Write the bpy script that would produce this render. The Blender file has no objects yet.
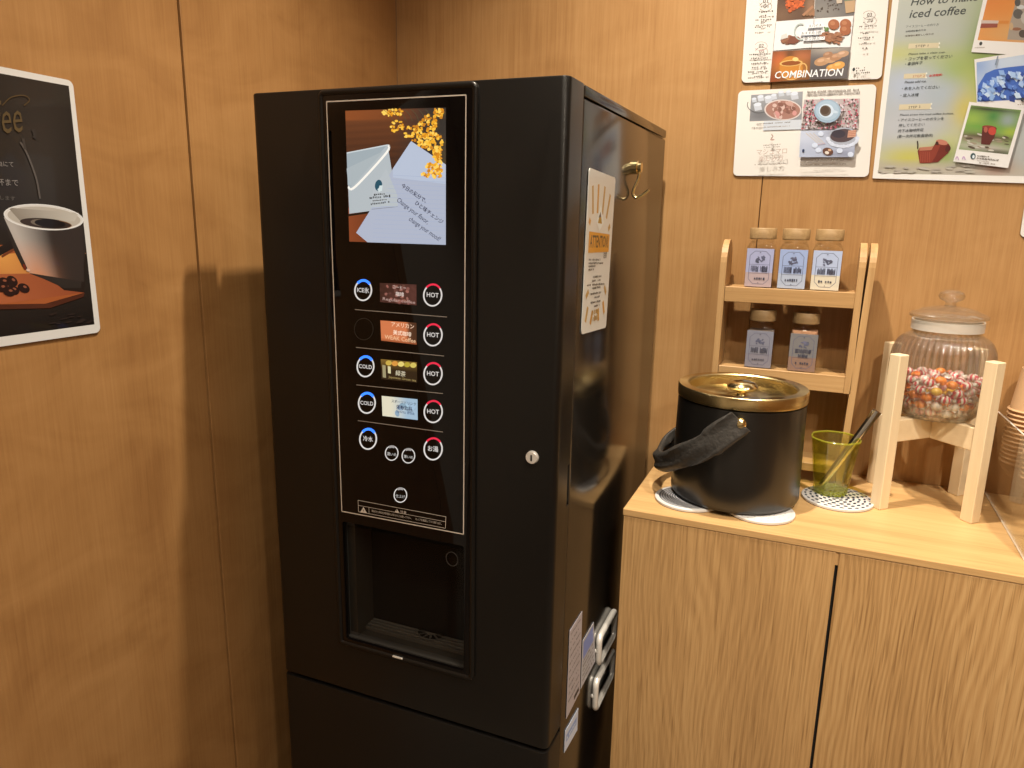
import bpy, bmesh, math, random
from mathutils import Vector, Matrix
R = random.Random(7)
PI = math.pi

# ------------------------------------------------------------------ camera, light, exposure
CAM = Vector((0.97848, -1.60393, 1.43665)); FPX = 731.88
FW = Vector((-0.37486877, 0.90002924, -0.22230782))
RT = Vector((0.92139678, 0.38820743, 0.01797133))
UP = Vector((-0.10247627, 0.19809682, 0.97481089))
scn = bpy.context.scene; COL = scn.collection
cd = bpy.data.cameras.new('camera'); cam = bpy.data.objects.new('camera', cd); COL.objects.link(cam)
cd.sensor_fit = 'HORIZONTAL'; cd.sensor_width = 36.0; cd.lens = 36.0 * FPX / 1024.0
cd.clip_start = 0.02; cd.clip_end = 30
cam.matrix_world = Matrix(((RT.x, UP.x, -FW.x, CAM.x), (RT.y, UP.y, -FW.y, CAM.y), (RT.z, UP.z, -FW.z, CAM.z), (0, 0, 0, 1)))
scn.camera = cam
w = bpy.data.worlds.new('world'); scn.world = w; w.use_nodes = True
w.node_tree.nodes['Background'].inputs[0].default_value = (1, .8, .6, 1)
w.node_tree.nodes['Background'].inputs[1].default_value = 0.05
scn.view_settings.view_transform = 'Standard'; scn.view_settings.look = 'None'
scn.view_settings.gamma = 1; scn.view_settings.use_curve_mapping = False
scn.view_settings.exposure = 0.0
scn.cycles.max_bounces = 10; scn.cycles.transparent_max_bounces = 24
scn.cycles.caustics_reflective = False; scn.cycles.caustics_refractive = False
scn.cycles.sample_clamp_indirect = 6.0
WARM = (1.0, 0.87, 0.70)
def spot(name, loc, target, power, angle, blend, radius, color=WARM):
    l = bpy.data.lights.new(name, 'SPOT'); l.energy = power; l.color = color
    l.spot_size = math.radians(angle); l.spot_blend = blend; l.shadow_soft_size = radius
    o = bpy.data.objects.new(name, l); COL.objects.link(o); o.location = loc
    o.rotation_euler = (Vector(target) - Vector(loc)).to_track_quat('-Z', 'Y').to_euler()
    return o
ROOMZ = 2.74
spot('downlight_over_machine', (0.70, -0.545, ROOMZ - .03), (0.80, -0.53, 0), 155, 104, .9, .022)
spot('downlight_over_worktop', (1.55, -1.30, ROOMZ - .03), (1.40, -0.42, .30), 150, 66, .9, .05)
spot('downlight_over_visitor', (0.95, -1.60, ROOMZ - .03), (0.70, -1.45, 0), 58, 150, .7, .05)
spot('downlight_behind', (2.1, -2.3, ROOMZ - .03), (2.0, -2.2, 0), 76, 150, .6, .05)
spot('downlight_right', (1.85, -0.70, ROOMZ - .03), (1.7, -.6, 0), 16, 130, .8, .05)

# ------------------------------------------------------------------ helpers
def at(u, v, axis, val):                       # photo pixel -> point of the plane axis = val
    d = FW + RT * ((u - 512) / FPX) - UP * ((v - 384) / FPX)
    return CAM + d * ((val - CAM[axis]) / d[axis])
def s2l(c): c /= 255.0; return c / 12.92 if c <= .04045 else ((c + .055) / 1.055) ** 2.4
def rgb(r, g, b): return (s2l(r), s2l(g), s2l(b), 1)
WREF = rgb(244, 228, 204)
def pc(r, g, b, k=.74):                        # printed colour as seen under the warm lamp -> ink colour
    return tuple(min(.95, s2l(c) / wv * k) for c, wv in zip((r, g, b), WREF[:3])) + (1,)

def meta(o, label=None, cat=None, group=None, kind=None):
    if label: o['label'] = label
    if cat: o['category'] = cat
    if group: o['group'] = group
    if kind: o['kind'] = kind
    return o
def thing(name, loc, label, cat, group=None):
    o = bpy.data.objects.new(name, None); COL.objects.link(o); o.location = loc
    o.empty_display_size = .03
    return meta(o, label, cat, group)
def base_of(o):
    v = Vector((0, 0, 0))
    while o is not None: v += o.location; o = o.parent
    return v
def obj(name, bm, mat, parent=None, smooth=None, local=False, label=None):
    """link the bmesh (world coordinates unless local) as one mesh object"""
    if parent is not None and not local:
        bmesh.ops.translate(bm, verts=bm.verts, vec=-base_of(parent))
    bmesh.ops.recalc_face_normals(bm, faces=bm.faces)
    me = bpy.data.meshes.new(name); bm.to_mesh(me); bm.free()
    for m in (mat if isinstance(mat, (list, tuple)) else [mat]): me.materials.append(m)
    o = bpy.data.objects.new(name, me); COL.objects.link(o)
    if parent is not None: o.parent = parent
    if smooth is not None: shade(me, smooth)
    if label: o['label'] = label
    return o
def shade(me, deg):
    me.polygons.foreach_set('use_smooth', [True] * len(me.polygons))
    if deg < 179: me.set_sharp_from_angle(angle=math.radians(deg))
def box(x0, x1, y0, y1, z0, z1, bev=0, seg=2, bm=None):
    b = bmesh.new()
    r = bmesh.ops.create_cube(b, size=1)
    bmesh.ops.scale(b, verts=b.verts, vec=(x1 - x0, y1 - y0, z1 - z0))
    bmesh.ops.translate(b, verts=b.verts, vec=((x0 + x1) / 2, (y0 + y1) / 2, (z0 + z1) / 2))
    if bev: bmesh.ops.bevel(b, geom=list(b.edges), offset=bev, segments=seg, affect='EDGES', profile=.5)
    return join(bm, b)
def join(bm, b, M=None):
    if M is not None: bmesh.ops.transform(b, matrix=M, verts=b.verts)
    if bm is None: return b
    me = bpy.data.meshes.new('tmp'); b.to_mesh(me); b.free(); bm.from_mesh(me); bpy.data.meshes.remove(me)
    return bm
def lathe(prof, n=64, c=(0, 0, 0), closed=False, ripple=None, bm=None):
    """profile [(r, z)]; ripple(i_angle, r, z) -> r"""
    b = bmesh.new(); rings = []
    for r, z in prof:
        if r < 1e-6: rings.append([b.verts.new((c[0], c[1], c[2] + z))])
        else:
            ring = []
            for i in range(n):
                a = 2 * PI * i / n; rr = ripple(a, r, z) if ripple else r
                ring.append(b.verts.new((c[0] + rr * math.cos(a), c[1] + rr * math.sin(a), c[2] + z)))
            rings.append(ring)
    pairs = list(zip(rings[:-1], rings[1:])) + ([(rings[-1], rings[0])] if closed else [])
    for p, q in pairs:
        for i in range(n):
            j = (i + 1) % n
            if len(p) == 1 and len(q) == 1: continue
            if len(p) == 1: b.faces.new((p[0], q[i], q[j]))
            elif len(q) == 1: b.faces.new((p[i], p[j], q[0]))
            else: b.faces.new((p[i], p[j], q[j], q[i]))
    return join(bm, b)
def tube(pts, rad, n=12, closed=False, caps=True, bm=None):
    b = bmesh.new(); pts = [Vector(p) for p in pts]; m = len(pts); rings = []
    prev = None
    for i, p in enumerate(pts):
        t = (pts[(i + 1) % m] - pts[i - 1]) if closed else (pts[min(i + 1, m - 1)] - pts[max(i - 1, 0)])
        t.normalize()
        if prev is None:
            prev = t.orthogonal().normalized()
        nrm = (prev - t * prev.dot(t)).normalized(); prev = nrm; bn = t.cross(nrm)
        r = rad[i] if isinstance(rad, (list, tuple)) else rad
        rings.append([b.verts.new(p + (nrm * math.cos(2 * PI * k / n) + bn * math.sin(2 * PI * k / n)) * r) for k in range(n)])
    for i in range(m if closed else m - 1):
        p, q = rings[i], rings[(i + 1) % m]
        for k in range(n): b.faces.new((p[k], p[(k + 1) % n], q[(k + 1) % n], q[k]))
    if caps and not closed: b.faces.new(rings[0][::-1]); b.faces.new(rings[-1])
    return join(bm, b)
def catmull(P, n=8):
    P = [Vector(p) for p in P]; out = []
    for i in range(len(P) - 1):
        a, b_, c, d = P[max(i - 1, 0)], P[i], P[i + 1], P[min(i + 2, len(P) - 1)]
        for k in range(n):
            t = k / n
            out.append(.5 * ((2 * b_) + (c - a) * t + (2 * a - 5 * b_ + 4 * c - d) * t * t + (3 * b_ - a - 3 * c + d) * t ** 3))
    return out + [P[-1]]
def prism(pts2, place, depth, bm=None):
    """polygon pts2 swept by depth; place(a, b, d) -> Vector"""
    b = bmesh.new()
    f = [b.verts.new(place(p[0], p[1], 0)) for p in pts2]; g = [b.verts.new(place(p[0], p[1], depth)) for p in pts2]
    b.faces.new(f); b.faces.new(g[::-1])
    for i in range(len(f)): b.faces.new((f[i], f[i - 1], g[i - 1], g[i]))
    return join(bm, b)
def cut(o, *cutters):
    """boolean difference, applied; the cutters (bmeshes) are thrown away"""
    for cb in cutters:
        bmesh.ops.recalc_face_normals(cb, faces=cb.faces)
        me = bpy.data.meshes.new('cutter'); cb.to_mesh(me); cb.free(); me.materials.append(o.data.materials[0])
        c = bpy.data.objects.new('cutter', me); COL.objects.link(c)
        c.location = base_of(o) * 0
        for v in me.vertices: v.co = v.co
        md = o.modifiers.new('b', 'BOOLEAN'); md.operation = 'DIFFERENCE'; md.solver = 'EXACT'; md.object = c
        dg = bpy.context.evaluated_depsgraph_get(); dg.update()
        nm = bpy.data.meshes.new_from_object(o.evaluated_get(dg))
        o.modifiers.clear(); old = o.data; o.data = nm; bpy.data.meshes.remove(old)
        bpy.data.objects.remove(c); bpy.data.meshes.remove(me)
    return o
def copy_tree(o, parent=None):
    c = o.copy(); COL.objects.link(c)
    if parent is not None: c.parent = parent
    for ch in list(o.children): copy_tree(ch, c)
    return c

# ------------------------------------------------------------------ materials
def nodes(name):
    m = bpy.data.materials.new(name); m.use_nodes = True
    return m, m.node_tree, m.node_tree.nodes['Principled BSDF']
def plain(name, col, rough=.5, metal=0, spec=.5, coat=0, coat_rough=.05, bump=0, bscale=200, var=0):
    m, t, b = nodes(name)
    b.inputs['Base Color'].default_value = col; b.inputs['Roughness'].default_value = rough
    b.inputs['Metallic'].default_value = metal; b.inputs['Specular IOR Level'].default_value = spec
    b.inputs['Coat Weight'].default_value = coat; b.inputs['Coat Roughness'].default_value = coat_rough
    tc = t.nodes.new('ShaderNodeTexCoord')
    n = t.nodes.new('ShaderNodeTexNoise'); n.inputs['Scale'].default_value = bscale; n.inputs['Detail'].default_value = 4
    t.links.new(tc.outputs['Object'], n.inputs['Vector'])
    if bump:
        bp = t.nodes.new('ShaderNodeBump'); bp.inputs['Strength'].default_value = bump; bp.inputs['Distance'].default_value = .002
        t.links.new(n.outputs['Fac'], bp.inputs['Height']); t.links.new(bp.outputs['Normal'], b.inputs['Normal'])
    if var:
        mr = t.nodes.new('ShaderNodeMapRange'); mr.inputs['To Min'].default_value = rough - var; mr.inputs['To Max'].default_value = rough + var
        t.links.new(n.outputs['Fac'], mr.inputs['Value']); t.links.new(mr.outputs['Result'], b.inputs['Roughness'])
    return m
def wood(name, dark, mid, light, axis='Z', across=9.0, along=.55, fine=90.0, rough=.45, cathedral=0.0, seed=0.0, finemix=.35, bands=0.0, pore=0.0, cath_off=0.0):
    m, t, b = nodes(name); N, L = t.nodes, t.links
    tc = N.new('ShaderNodeTexCoord')
    def mapping(ac, al, off=0):
        mp = N.new('ShaderNodeMapping'); s = [ac, ac, ac]; s['XYZ'.index(axis)] = al
        mp.inputs['Scale'].default_value = s; mp.inputs['Location'].default_value = (seed + off, seed * 1.7 + off, seed * .6) if ac > 1.01 else (off, off, off * .3)
        L.new(tc.outputs['Object'], mp.inputs['Vector']); return mp
    def noise(mp, detail, dist=0, rgh=.55):
        n = N.new('ShaderNodeTexNoise'); n.inputs['Scale'].default_value = 1; n.inputs['Detail'].default_value = detail
        n.inputs['Distortion'].default_value = dist; n.inputs['Roughness'].default_value = rgh
        L.new(mp.outputs['Vector'], n.inputs['Vector']); return n
    n1 = noise(mapping(across, along), 5, .6)
    fac = n1.outputs['Fac']
    if cathedral:
        mp = mapping(1.0, .30, cath_off)
        wv = N.new('ShaderNodeTexWave'); wv.wave_type = 'BANDS'; wv.bands_direction = 'X'; wv.wave_profile = 'SIN'
        wv.inputs['Scale'].default_value = 30; wv.inputs['Distortion'].default_value = 60; wv.inputs['Detail'].default_value = 2.2
        wv.inputs['Detail Scale'].default_value = .16; wv.inputs['Detail Roughness'].default_value = .45
        L.new(mp.outputs['Vector'], wv.inputs['Vector'])
        mx = N.new('ShaderNodeMix'); mx.inputs['Factor'].default_value = cathedral
        L.new(fac, mx.inputs['A']); L.new(wv.outputs['Fac'], mx.inputs['B']); fac = mx.outputs['Result']
    n2 = noise(mapping(fine, fine * .03, 7.7), 3, .2, .7)
    mx = N.new('ShaderNodeMix'); mx.inputs['Factor'].default_value = finemix
    L.new(fac, mx.inputs['A']); L.new(n2.outputs['Fac'], mx.inputs['B']); fac = mx.outputs['Result']
    if bands:                                   # cross-grain shimmer of quarter-cut veneer
        n3 = noise(mapping(5, 9, 1.3), 3, 1.2)
        mx = N.new('ShaderNodeMix'); mx.inputs['Factor'].default_value = bands
        L.new(fac, mx.inputs['A']); L.new(n3.outputs['Fac'], mx.inputs['B']); fac = mx.outputs['Result']
    cr = N.new('ShaderNodeValToRGB'); e = cr.color_ramp.elements
    e[0].position = .30; e[0].color = dark; e[1].position = .72; e[1].color = light
    x = e.new(.5); x.color = mid
    L.new(fac, cr.inputs['Fac']); colr = cr.outputs['Color']
    if pore:
        n4 = noise(mapping(420, 9, 2.2), 2, 0, .6)
        mr = N.new('ShaderNodeMapRange'); mr.inputs['From Min'].default_value = .56; mr.inputs['From Max'].default_value = .7
        mr.inputs['To Max'].default_value = pore
        L.new(n4.outputs['Fac'], mr.inputs['Value'])
        mc = N.new('ShaderNodeMix'); mc.data_type = 'RGBA'; mc.blend_type = 'MULTIPLY'
        L.new(mr.outputs['Result'], mc.inputs[0]); L.new(colr, mc.inputs[6]); mc.inputs[7].default_value = (.45, .38, .3, 1)
        colr = mc.outputs[2]
    L.new(colr, b.inputs['Base Color'])
    b.inputs['Roughness'].default_value = rough; b.inputs['Specular IOR Level'].default_value = .35
    bp = N.new('ShaderNodeBump'); bp.inputs['Strength'].default_value = .12; bp.inputs['Distance'].default_value = .001
    L.new(n2.outputs['Fac'], bp.inputs['Height']); L.new(bp.outputs['Normal'], b.inputs['Normal'])
    return m
def print_mat(name, rough=.5, coat=0.0, emit=0.0):
    m, t, b = nodes(name)
    a = t.nodes.new('ShaderNodeAttribute'); a.attribute_name = 'Col'
    if emit:
        b.inputs['Base Color'].default_value = (.01, .01, .01, 1); b.inputs['Emission Strength'].default_value = emit
        t.links.new(a.outputs['Color'], b.inputs['Emission Color'])
    else: t.links.new(a.outputs['Color'], b.inputs['Base Color'])
    b.inputs['Roughness'].default_value = rough; b.inputs['Coat Weight'].default_value = coat; b.inputs['Coat Roughness'].default_value = .06
    return m
def clear(name, tint, rough=.02, ior=1.45, edge=None, gloss=1.0, gain=1.0, pwr=4.0, glow=None):
    """thin glass: light passes straight through, tinted, and mirrors at a slant"""
    m = bpy.data.materials.new(name); m.use_nodes = True; t = m.node_tree; t.nodes.clear(); N, L = t.nodes, t.links
    out = N.new('ShaderNodeOutputMaterial'); tr = N.new('ShaderNodeBsdfTransparent'); gl = N.new('ShaderNodeBsdfGlossy')
    gl.inputs['Roughness'].default_value = rough; gl.inputs['Color'].default_value = (gloss, gloss, gloss, 1)
    lw = N.new('ShaderNodeLayerWeight'); lw.inputs['Blend'].default_value = .5
    f0 = gain * ((ior - 1) / (ior + 1)) ** 2
    pw = N.new('ShaderNodeMath'); pw.operation = 'POWER'; L.new(lw.outputs['Facing'], pw.inputs[0]); pw.inputs[1].default_value = pwr
    ma = N.new('ShaderNodeMath'); ma.operation = 'MULTIPLY_ADD'; L.new(pw.outputs[0], ma.inputs[0]); ma.inputs[1].default_value = (1 - f0) * .8; ma.inputs[2].default_value = f0
    mx = N.new('ShaderNodeMixShader'); L.new(ma.outputs[0], mx.inputs[0]); L.new(tr.outputs[0], mx.inputs[1]); L.new(gl.outputs[0], mx.inputs[2])
    mr = N.new('ShaderNodeMapRange'); mr.inputs['From Min'].default_value = .06; mr.inputs['From Max'].default_value = .75; L.new(lw.outputs['Facing'], mr.inputs['Value'])
    mc = N.new('ShaderNodeMix'); mc.data_type = 'RGBA'; L.new(mr.outputs['Result'], mc.inputs[0])
    mc.inputs[6].default_value = tint; mc.inputs[7].default_value = edge or tint
    L.new(mc.outputs[2], tr.inputs['Color']); L.new(mx.outputs[0], out.inputs['Surface'])
    if glow:  # diffuse colour mixed in for light gathered and highlights in the glass
        tl = N.new('ShaderNodeBsdfTranslucent'); tl.inputs['Color'].default_value = glow[1]
        df = N.new('ShaderNodeBsdfDiffuse'); df.inputs['Color'].default_value = glow[1]
        m1 = N.new('ShaderNodeMixShader'); m1.inputs[0].default_value = .5; L.new(tl.outputs[0], m1.inputs[1]); L.new(df.outputs[0], m1.inputs[2])
        m2 = N.new('ShaderNodeMixShader'); m2.inputs[0].default_value = glow[0]; L.new(mx.outputs[0], m2.inputs[1]); L.new(m1.outputs[0], m2.inputs[2])
        L.new(m2.outputs[0], out.inputs['Surface'])
    return m
M = {}
M['wall'] = wood('cherry_veneer', (.280, .142, .050, 1), (.400, .222, .088, 1), (.50, .300, .132, 1), 'Z', 10, .5, 210, .42, seed=2.0, bands=.22, finemix=.48)
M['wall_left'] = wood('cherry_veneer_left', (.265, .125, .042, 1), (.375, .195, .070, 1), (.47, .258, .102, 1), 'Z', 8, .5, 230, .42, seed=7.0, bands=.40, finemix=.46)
M['groove'] = plain('panel_groove', (.06, .025, .008, 1), .8)
M['oak'] = wood('oak_veneer', (.36, .205, .082, 1), (.535, .325, .138, 1), (.66, .435, .205, 1), 'Z', 4.5, .55, 300, .5, cathedral=.14, seed=5.2, finemix=.42, pore=.5, cath_off=.12)
M['worktop'] = wood('worktop_laminate', (.40, .23, .092, 1), (.585, .365, .158, 1), (.70, .475, .228, 1), 'X', 22, .5, 240, .38, seed=9.1)
M['rack'] = wood('rack_wood', (.36, .21, .088, 1), (.47, .29, .13, 1), (.57, .375, .185, 1), 'Z', 30, 1.5, 200, .45, seed=3.3)
M['rackx'] = wood('rack_wood_lengthwise', (.33, .19, .078, 1), (.45, .275, .12, 1), (.56, .365, .175, 1), 'X', 45, 1.5, 220, .45, seed=4.3)
M['pine'] = wood('pale_pine', (.64, .50, .31, 1), (.73, .59, .39, 1), (.80, .67, .46, 1), 'Z', 12, 1.2, 90, .5, seed=1.4)
M['acacia'] = wood('jar_lid_wood', (.22, .135, .06, 1), (.35, .23, .11, 1), (.47, .33, .17, 1), 'X', 60, 5, 200, .5, seed=6.4)
M['black'] = plain('satin_black_paint', (.0070, .0062, .0055, 1), .34, spec=.34, bump=.05, bscale=900)
M['side'] = plain('black_enamel_side', (.010, .0085, .007, 1), .16, spec=.72, var=.02, bscale=3)
M['panel'] = plain('gloss_black_panel', (.004, .003, .003, 1), .025, spec=.28)
M['recess'] = plain('black_plastic', (.050, .047, .043, 1), .35)
M['recessback'] = plain('glossy_black_plastic', (.17, .165, .15, 1), .22)
M['hole'] = plain('dark_gap', (.002, .002, .002, 1), .9)
M['bucket'] = plain('matte_black_steel', (.008, .0072, .0065, 1), .30, spec=.75, var=.03, bscale=8)
M['gold'] = plain('brushed_brass', (.72, .58, .30, 1), .24, metal=1, bump=.04, bscale=500)
M['goldp'] = plain('polished_brass', (.86, .72, .40, 1), .17, metal=1)
M['chrome'] = plain('chrome', (.62, .61, .59, 1), .12, metal=1)
M['silver'] = plain('silver_plated_plastic', (.78, .77, .74, 1), .32, metal=.35)
M['leather'] = plain('black_leather', (.040, .037, .034, 1), .48, bump=.8, bscale=120)
M['kraft'] = plain('kraft_paper', (.55, .35, .19, 1), .75, bump=.1, bscale=300)
M['print'] = print_mat('matte_print', .45, .0)
M['gloss_print'] = print_mat('laminated_print', .4, .25)
M['screen'] = print_mat('backlit_print', .06, 0, 1.15)
M['glass'] = clear('clear_glass', (.985, .985, .98, 1), .04, 1.5, (.78, .78, .74, 1), gain=1.7, pwr=3.0, glow=(.03, (.95, .94, .92, 1)))
M['jarglass'] = clear('jar_glass', (.97, .97, .955, 1), .04, 1.45, (.88, .88, .86, 1))
M['green'] = clear('yellow_green_glass', (.975, .985, .80, 1), .04, 1.5, (.74, .76, .24, 1), gain=1.6, pwr=4.0, glow=(.022, (.85, .82, .15, 1)))
M['greenbase'] = clear('yellow_green_base', (.93, .97, .48, 1), .08, 1.5, (.82, .88, .25, 1), gain=1.5, pwr=4, glow=(.26, (.90, .88, .14, 1)))
M['acrylic'] = clear('clear_acrylic', (.96, .955, .94, 1), .03, 1.42, (.94, .935, .92, 1))
M['smoked'] = clear('smoked_pane', (.86, .85, .83, 1), .03, 1.45, (.70, .69, .67, 1), gain=.2, pwr=6.0)
M['gasket'] = plain('milky_gasket', (.74, .70, .64, 1), .4)
M['gasket'].node_tree.nodes['Principled BSDF'].inputs['Alpha'].default_value = .55
M['ceramic'] = plain('white_ceramic', (.62, .615, .61, 1), .45)
M['plaster'] = plain('pale_plaster', (.70, .67, .62, 1), .8, bump=.1)
M['ceil'] = plain('white_ceiling', (.80, .78, .74, 1), .9)
M['floor'] = plain('grey_brown_carpet', (.16, .13, .10, 1), .95, bump=.5, bscale=250)

def aniso(m, amt):
    t = m.node_tree; b = t.nodes['Principled BSDF']; b.inputs['Anisotropic'].default_value = amt
    g = t.nodes.new('ShaderNodeTangent'); g.direction_type = 'RADIAL'; g.axis = 'Z'; t.links.new(g.outputs[0], b.inputs['Tangent'])
aniso(M['gold'], .75)

# ------------------------------------------------------------------ flat printed artwork, laid out in its own plane
EPS = 2.2e-5
class Art:
    def __init__(s, pt, nrm, lift=0.0):
        s.pt, s.n, s.lift, s.k = pt, Vector(nrm).normalized(), lift, 0
        s.V, s.F, s.C = [], [], []
    def _add(s, W, col, back=0.0):
        s.k += 1; i0 = len(s.V); off = s.n * (s.lift + s.k * EPS)
        s.V += [p + off for p in W]; s.F.append(list(range(i0, i0 + len(W)))); s.C.append([col] * len(W))
    def poly(s, pts, col): s._add([s.pt(*p) for p in pts], col)
    def ell(s, u, v, ru, rv, col, rot=0, n=20, a0=0, a1=360):
        c, q = math.cos(math.radians(rot)), math.sin(math.radians(rot)); P = []
        full = a1 - a0 >= 360
        for i in range(n if full else n + 1):
            a = math.radians(a0 + (a1 - a0) * i / n); x, y = ru * math.cos(a), rv * math.sin(a)
            P.append((u + x * c - y * q, v + x * q + y * c))
        s.poly(P, col)
    def ring(s, u, v, ru, rv, wd, col, a0=0, a1=360, n=36, rot=0):
        c, q = math.cos(math.radians(rot)), math.sin(math.radians(rot))
        s.k += 1; off = s.n * (s.lift + s.k * EPS)
        for i in range(n):
            Q = []
            for (a, k) in ((i, 0), (i + 1, 0), (i + 1, 1), (i, 1)):
                an = math.radians(a0 + (a1 - a0) * a / n); x, y = (ru - wd * k) * math.cos(an), (rv - wd * k) * math.sin(an)
                Q.append(s.pt(u + x * c - y * q, v + x * q + y * c) + off)
            i0 = len(s.V); s.V += Q; s.F.append([i0, i0 + 1, i0 + 2, i0 + 3]); s.C.append([col] * 4)
    def line(s, p, q, wd, col):
        a, b = s.pt(*p), s.pt(*q); d = b - a
        if d.length < 1e-9: return
        t = s.n.cross(d).normalized() * (wd / 2); s._add([a - t, b - t, b + t, a + t], col)
    def curve(s, pts, wd, col, n=6):
        P = catmull([s.pt(*p) for p in pts], n); s.k += 1; off = s.n * (s.lift + s.k * EPS)
        for a, b in zip(P[:-1], P[1:]):
            t = s.n.cross(b - a).normalized() * (wd / 2); i0 = len(s.V)
            s.V += [a - t + off, b - t + off, b + t + off, a + t + off]; s.F.append([i0, i0 + 1, i0 + 2, i0 + 3]); s.C.append([col] * 4)
    def grid(s, quad, nx, ny, fn):
        """quad TL, TR, BR, BL; fn(a, b) -> colour, a right, b down, 0..1"""
        s.k += 1; off = s.n * (s.lift + s.k * EPS); i0 = len(s.V); cc = []
        TL, TR, BR, BL = quad
        for j in range(ny + 1):
            for i in range(nx + 1):
                a, b = i / nx, j / ny
                u = (TL[0] * (1 - a) + TR[0] * a) * (1 - b) + (BL[0] * (1 - a) + BR[0] * a) * b
                v = (TL[1] * (1 - a) + TR[1] * a) * (1 - b) + (BL[1] * (1 - a) + BR[1] * a) * b
                s.V.append(s.pt(u, v) + off); cc.append(fn(a, b))
        for j in range(ny):
            for i in range(nx):
                q = [j * (nx + 1) + i, j * (nx + 1) + i + 1, (j + 1) * (nx + 1) + i + 1, (j + 1) * (nx + 1) + i]
                s.F.append([i0 + k for k in q]); s.C.append([cc[k] for k in q])
    def text(s, st, p0, p1, col, h=None, shear=0.0, bold=0.0):
        W0, W1 = s.pt(*p0), s.pt(*p1); d = W1 - W0; L = d.length; d.normalize(); up = s.n.cross(d)
        cu = bpy.data.curves.new('t', 'FONT'); cu.body = st; cu.size = 1; cu.shear = shear; cu.offset = bold; cu.resolution_u = 2
        o = bpy.data.objects.new('t', cu); COL.objects.link(o)
        dg = bpy.context.evaluated_depsgraph_get(); me = bpy.data.meshes.new_from_object(o.evaluated_get(dg))
        bpy.data.objects.remove(o); bpy.data.curves.remove(cu)
        if len(me.vertices):
            xs = [v.co.x for v in me.vertices]; ys = [v.co.y for v in me.vertices]
            x0, sx = min(xs), L / max(1e-6, max(xs) - min(xs)); sy = sx if h is None else h / max(1e-6, max(ys) - min(ys))
            s.k += 1; off = s.n * (s.lift + s.k * EPS); i0 = len(s.V)
            s.V += [W0 + d * ((v.co.x - x0) * sx) + up * (v.co.y * sy) + off for v in me.vertices]
            for f in me.polygons: s.F.append([i0 + k for k in f.vertices]); s.C.append([col] * len(f.vertices))
        bpy.data.meshes.remove(me)
    def greek(s, p0, p1, h, col, n=None, rnd=R):
        """a line of print too small to read: short strokes"""
        W0, W1 = Vector(p0), Vector(p1); n = n or max(3, int((W1 - W0).length / 1.7)); s.k += 1
        a, b = s.pt(*p0), s.pt(*p1); d = (b - a); L = d.length; d.normalize(); up = s.n.cross(d)
        off = s.n * (s.lift + s.k * EPS); st = L / n
        for i in range(n):
            if rnd.random() < .12: continue
            x = i * st; wd = st * rnd.uniform(.45, .8); y0 = h * rnd.uniform(0, .25); y1 = h * rnd.uniform(.7, 1)
            q = [a + d * x + up * y0, a + d * (x + wd) + up * y0, a + d * (x + wd) + up * y1, a + d * x + up * y1]
            i0 = len(s.V); s.V += [k + off for k in q]; s.F.append([i0, i0 + 1, i0 + 2, i0 + 3]); s.C.append([col] * 4)
    def slab(s, corners, thick, col, rad=0.0, rim=None):
        """sheet of real thickness under the print; corners TL, TR, BR, BL"""
        P = [s.pt(*c) for c in corners]; out = []
        for i in range(4):
            p, a, b = P[i], P[i - 1], P[(i + 1) % 4]
            if rad <= 0: out.append(p); continue
            da, db = (a - p).normalized(), (b - p).normalized(); c = p + (da + db) * rad
            for k in range(7):
                t = k / 6 * PI / 2; out.append(c - db * rad * math.cos(t) - da * rad * math.sin(t))
        n = len(out); i0 = len(s.V)
        s.V += [p + s.n * s.lift for p in out] + [p + s.n * (s.lift + thick) for p in out]
        s.F.append([i0 + n + k for k in range(n)]); s.C.append([col] * n)
        s.F.append([i0 + n - 1 - k for k in range(n)]); s.C.append([rim or col] * n)
        for k in range(n): s.F.append([i0 + k, i0 + (k + 1) % n, i0 + n + (k + 1) % n, i0 + n + k]); s.C.append([rim or col] * 4)
        s.lift += thick
    def build(s, name, mat, parent=None, local=False, label=None):
        me = bpy.data.meshes.new(name); off = Vector((0, 0, 0)) if (parent is None or local) else base_of(parent)
        me.from_pydata([tuple(v - off) for v in s.V], [], s.F)
        ca = me.color_attributes.new('Col', 'FLOAT_COLOR', 'CORNER')
        fl = []
        for c in s.C:
            for q in c: fl += list(q)
        ca.data.foreach_set('color', fl); me.materials.append(mat)
        o = bpy.data.objects.new(name, me); COL.objects.link(o)
        if parent is not None: o.parent = parent
        if label: o['label'] = label
        return o
def mixc(a, b, t): t = max(0, min(1, t)); return tuple(x * (1 - t) + y * t for x, y in zip(a, b))
def blobs(base, lst):
    """smooth out-of-focus patches for a printed photo: lst of (a, b, radius_a, radius_b, colour)"""
    def f(a, b):
        c = base(a, b) if callable(base) else base
        for (x, y, ra, rb, col) in lst:
            c = mixc(c, col, math.exp(-(((a - x) / ra) ** 2 + ((b - y) / rb) ** 2)))
        return c
    return f
def inquad(q, a, b):
    TL, TR, BR, BL = q
    return ((TL[0] * (1 - a) + TR[0] * a) * (1 - b) + (BL[0] * (1 - a) + BR[0] * a) * b,
            (TL[1] * (1 - a) + TR[1] * a) * (1 - b) + (BL[1] * (1 - a) + BR[1] * a) * b)

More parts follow.
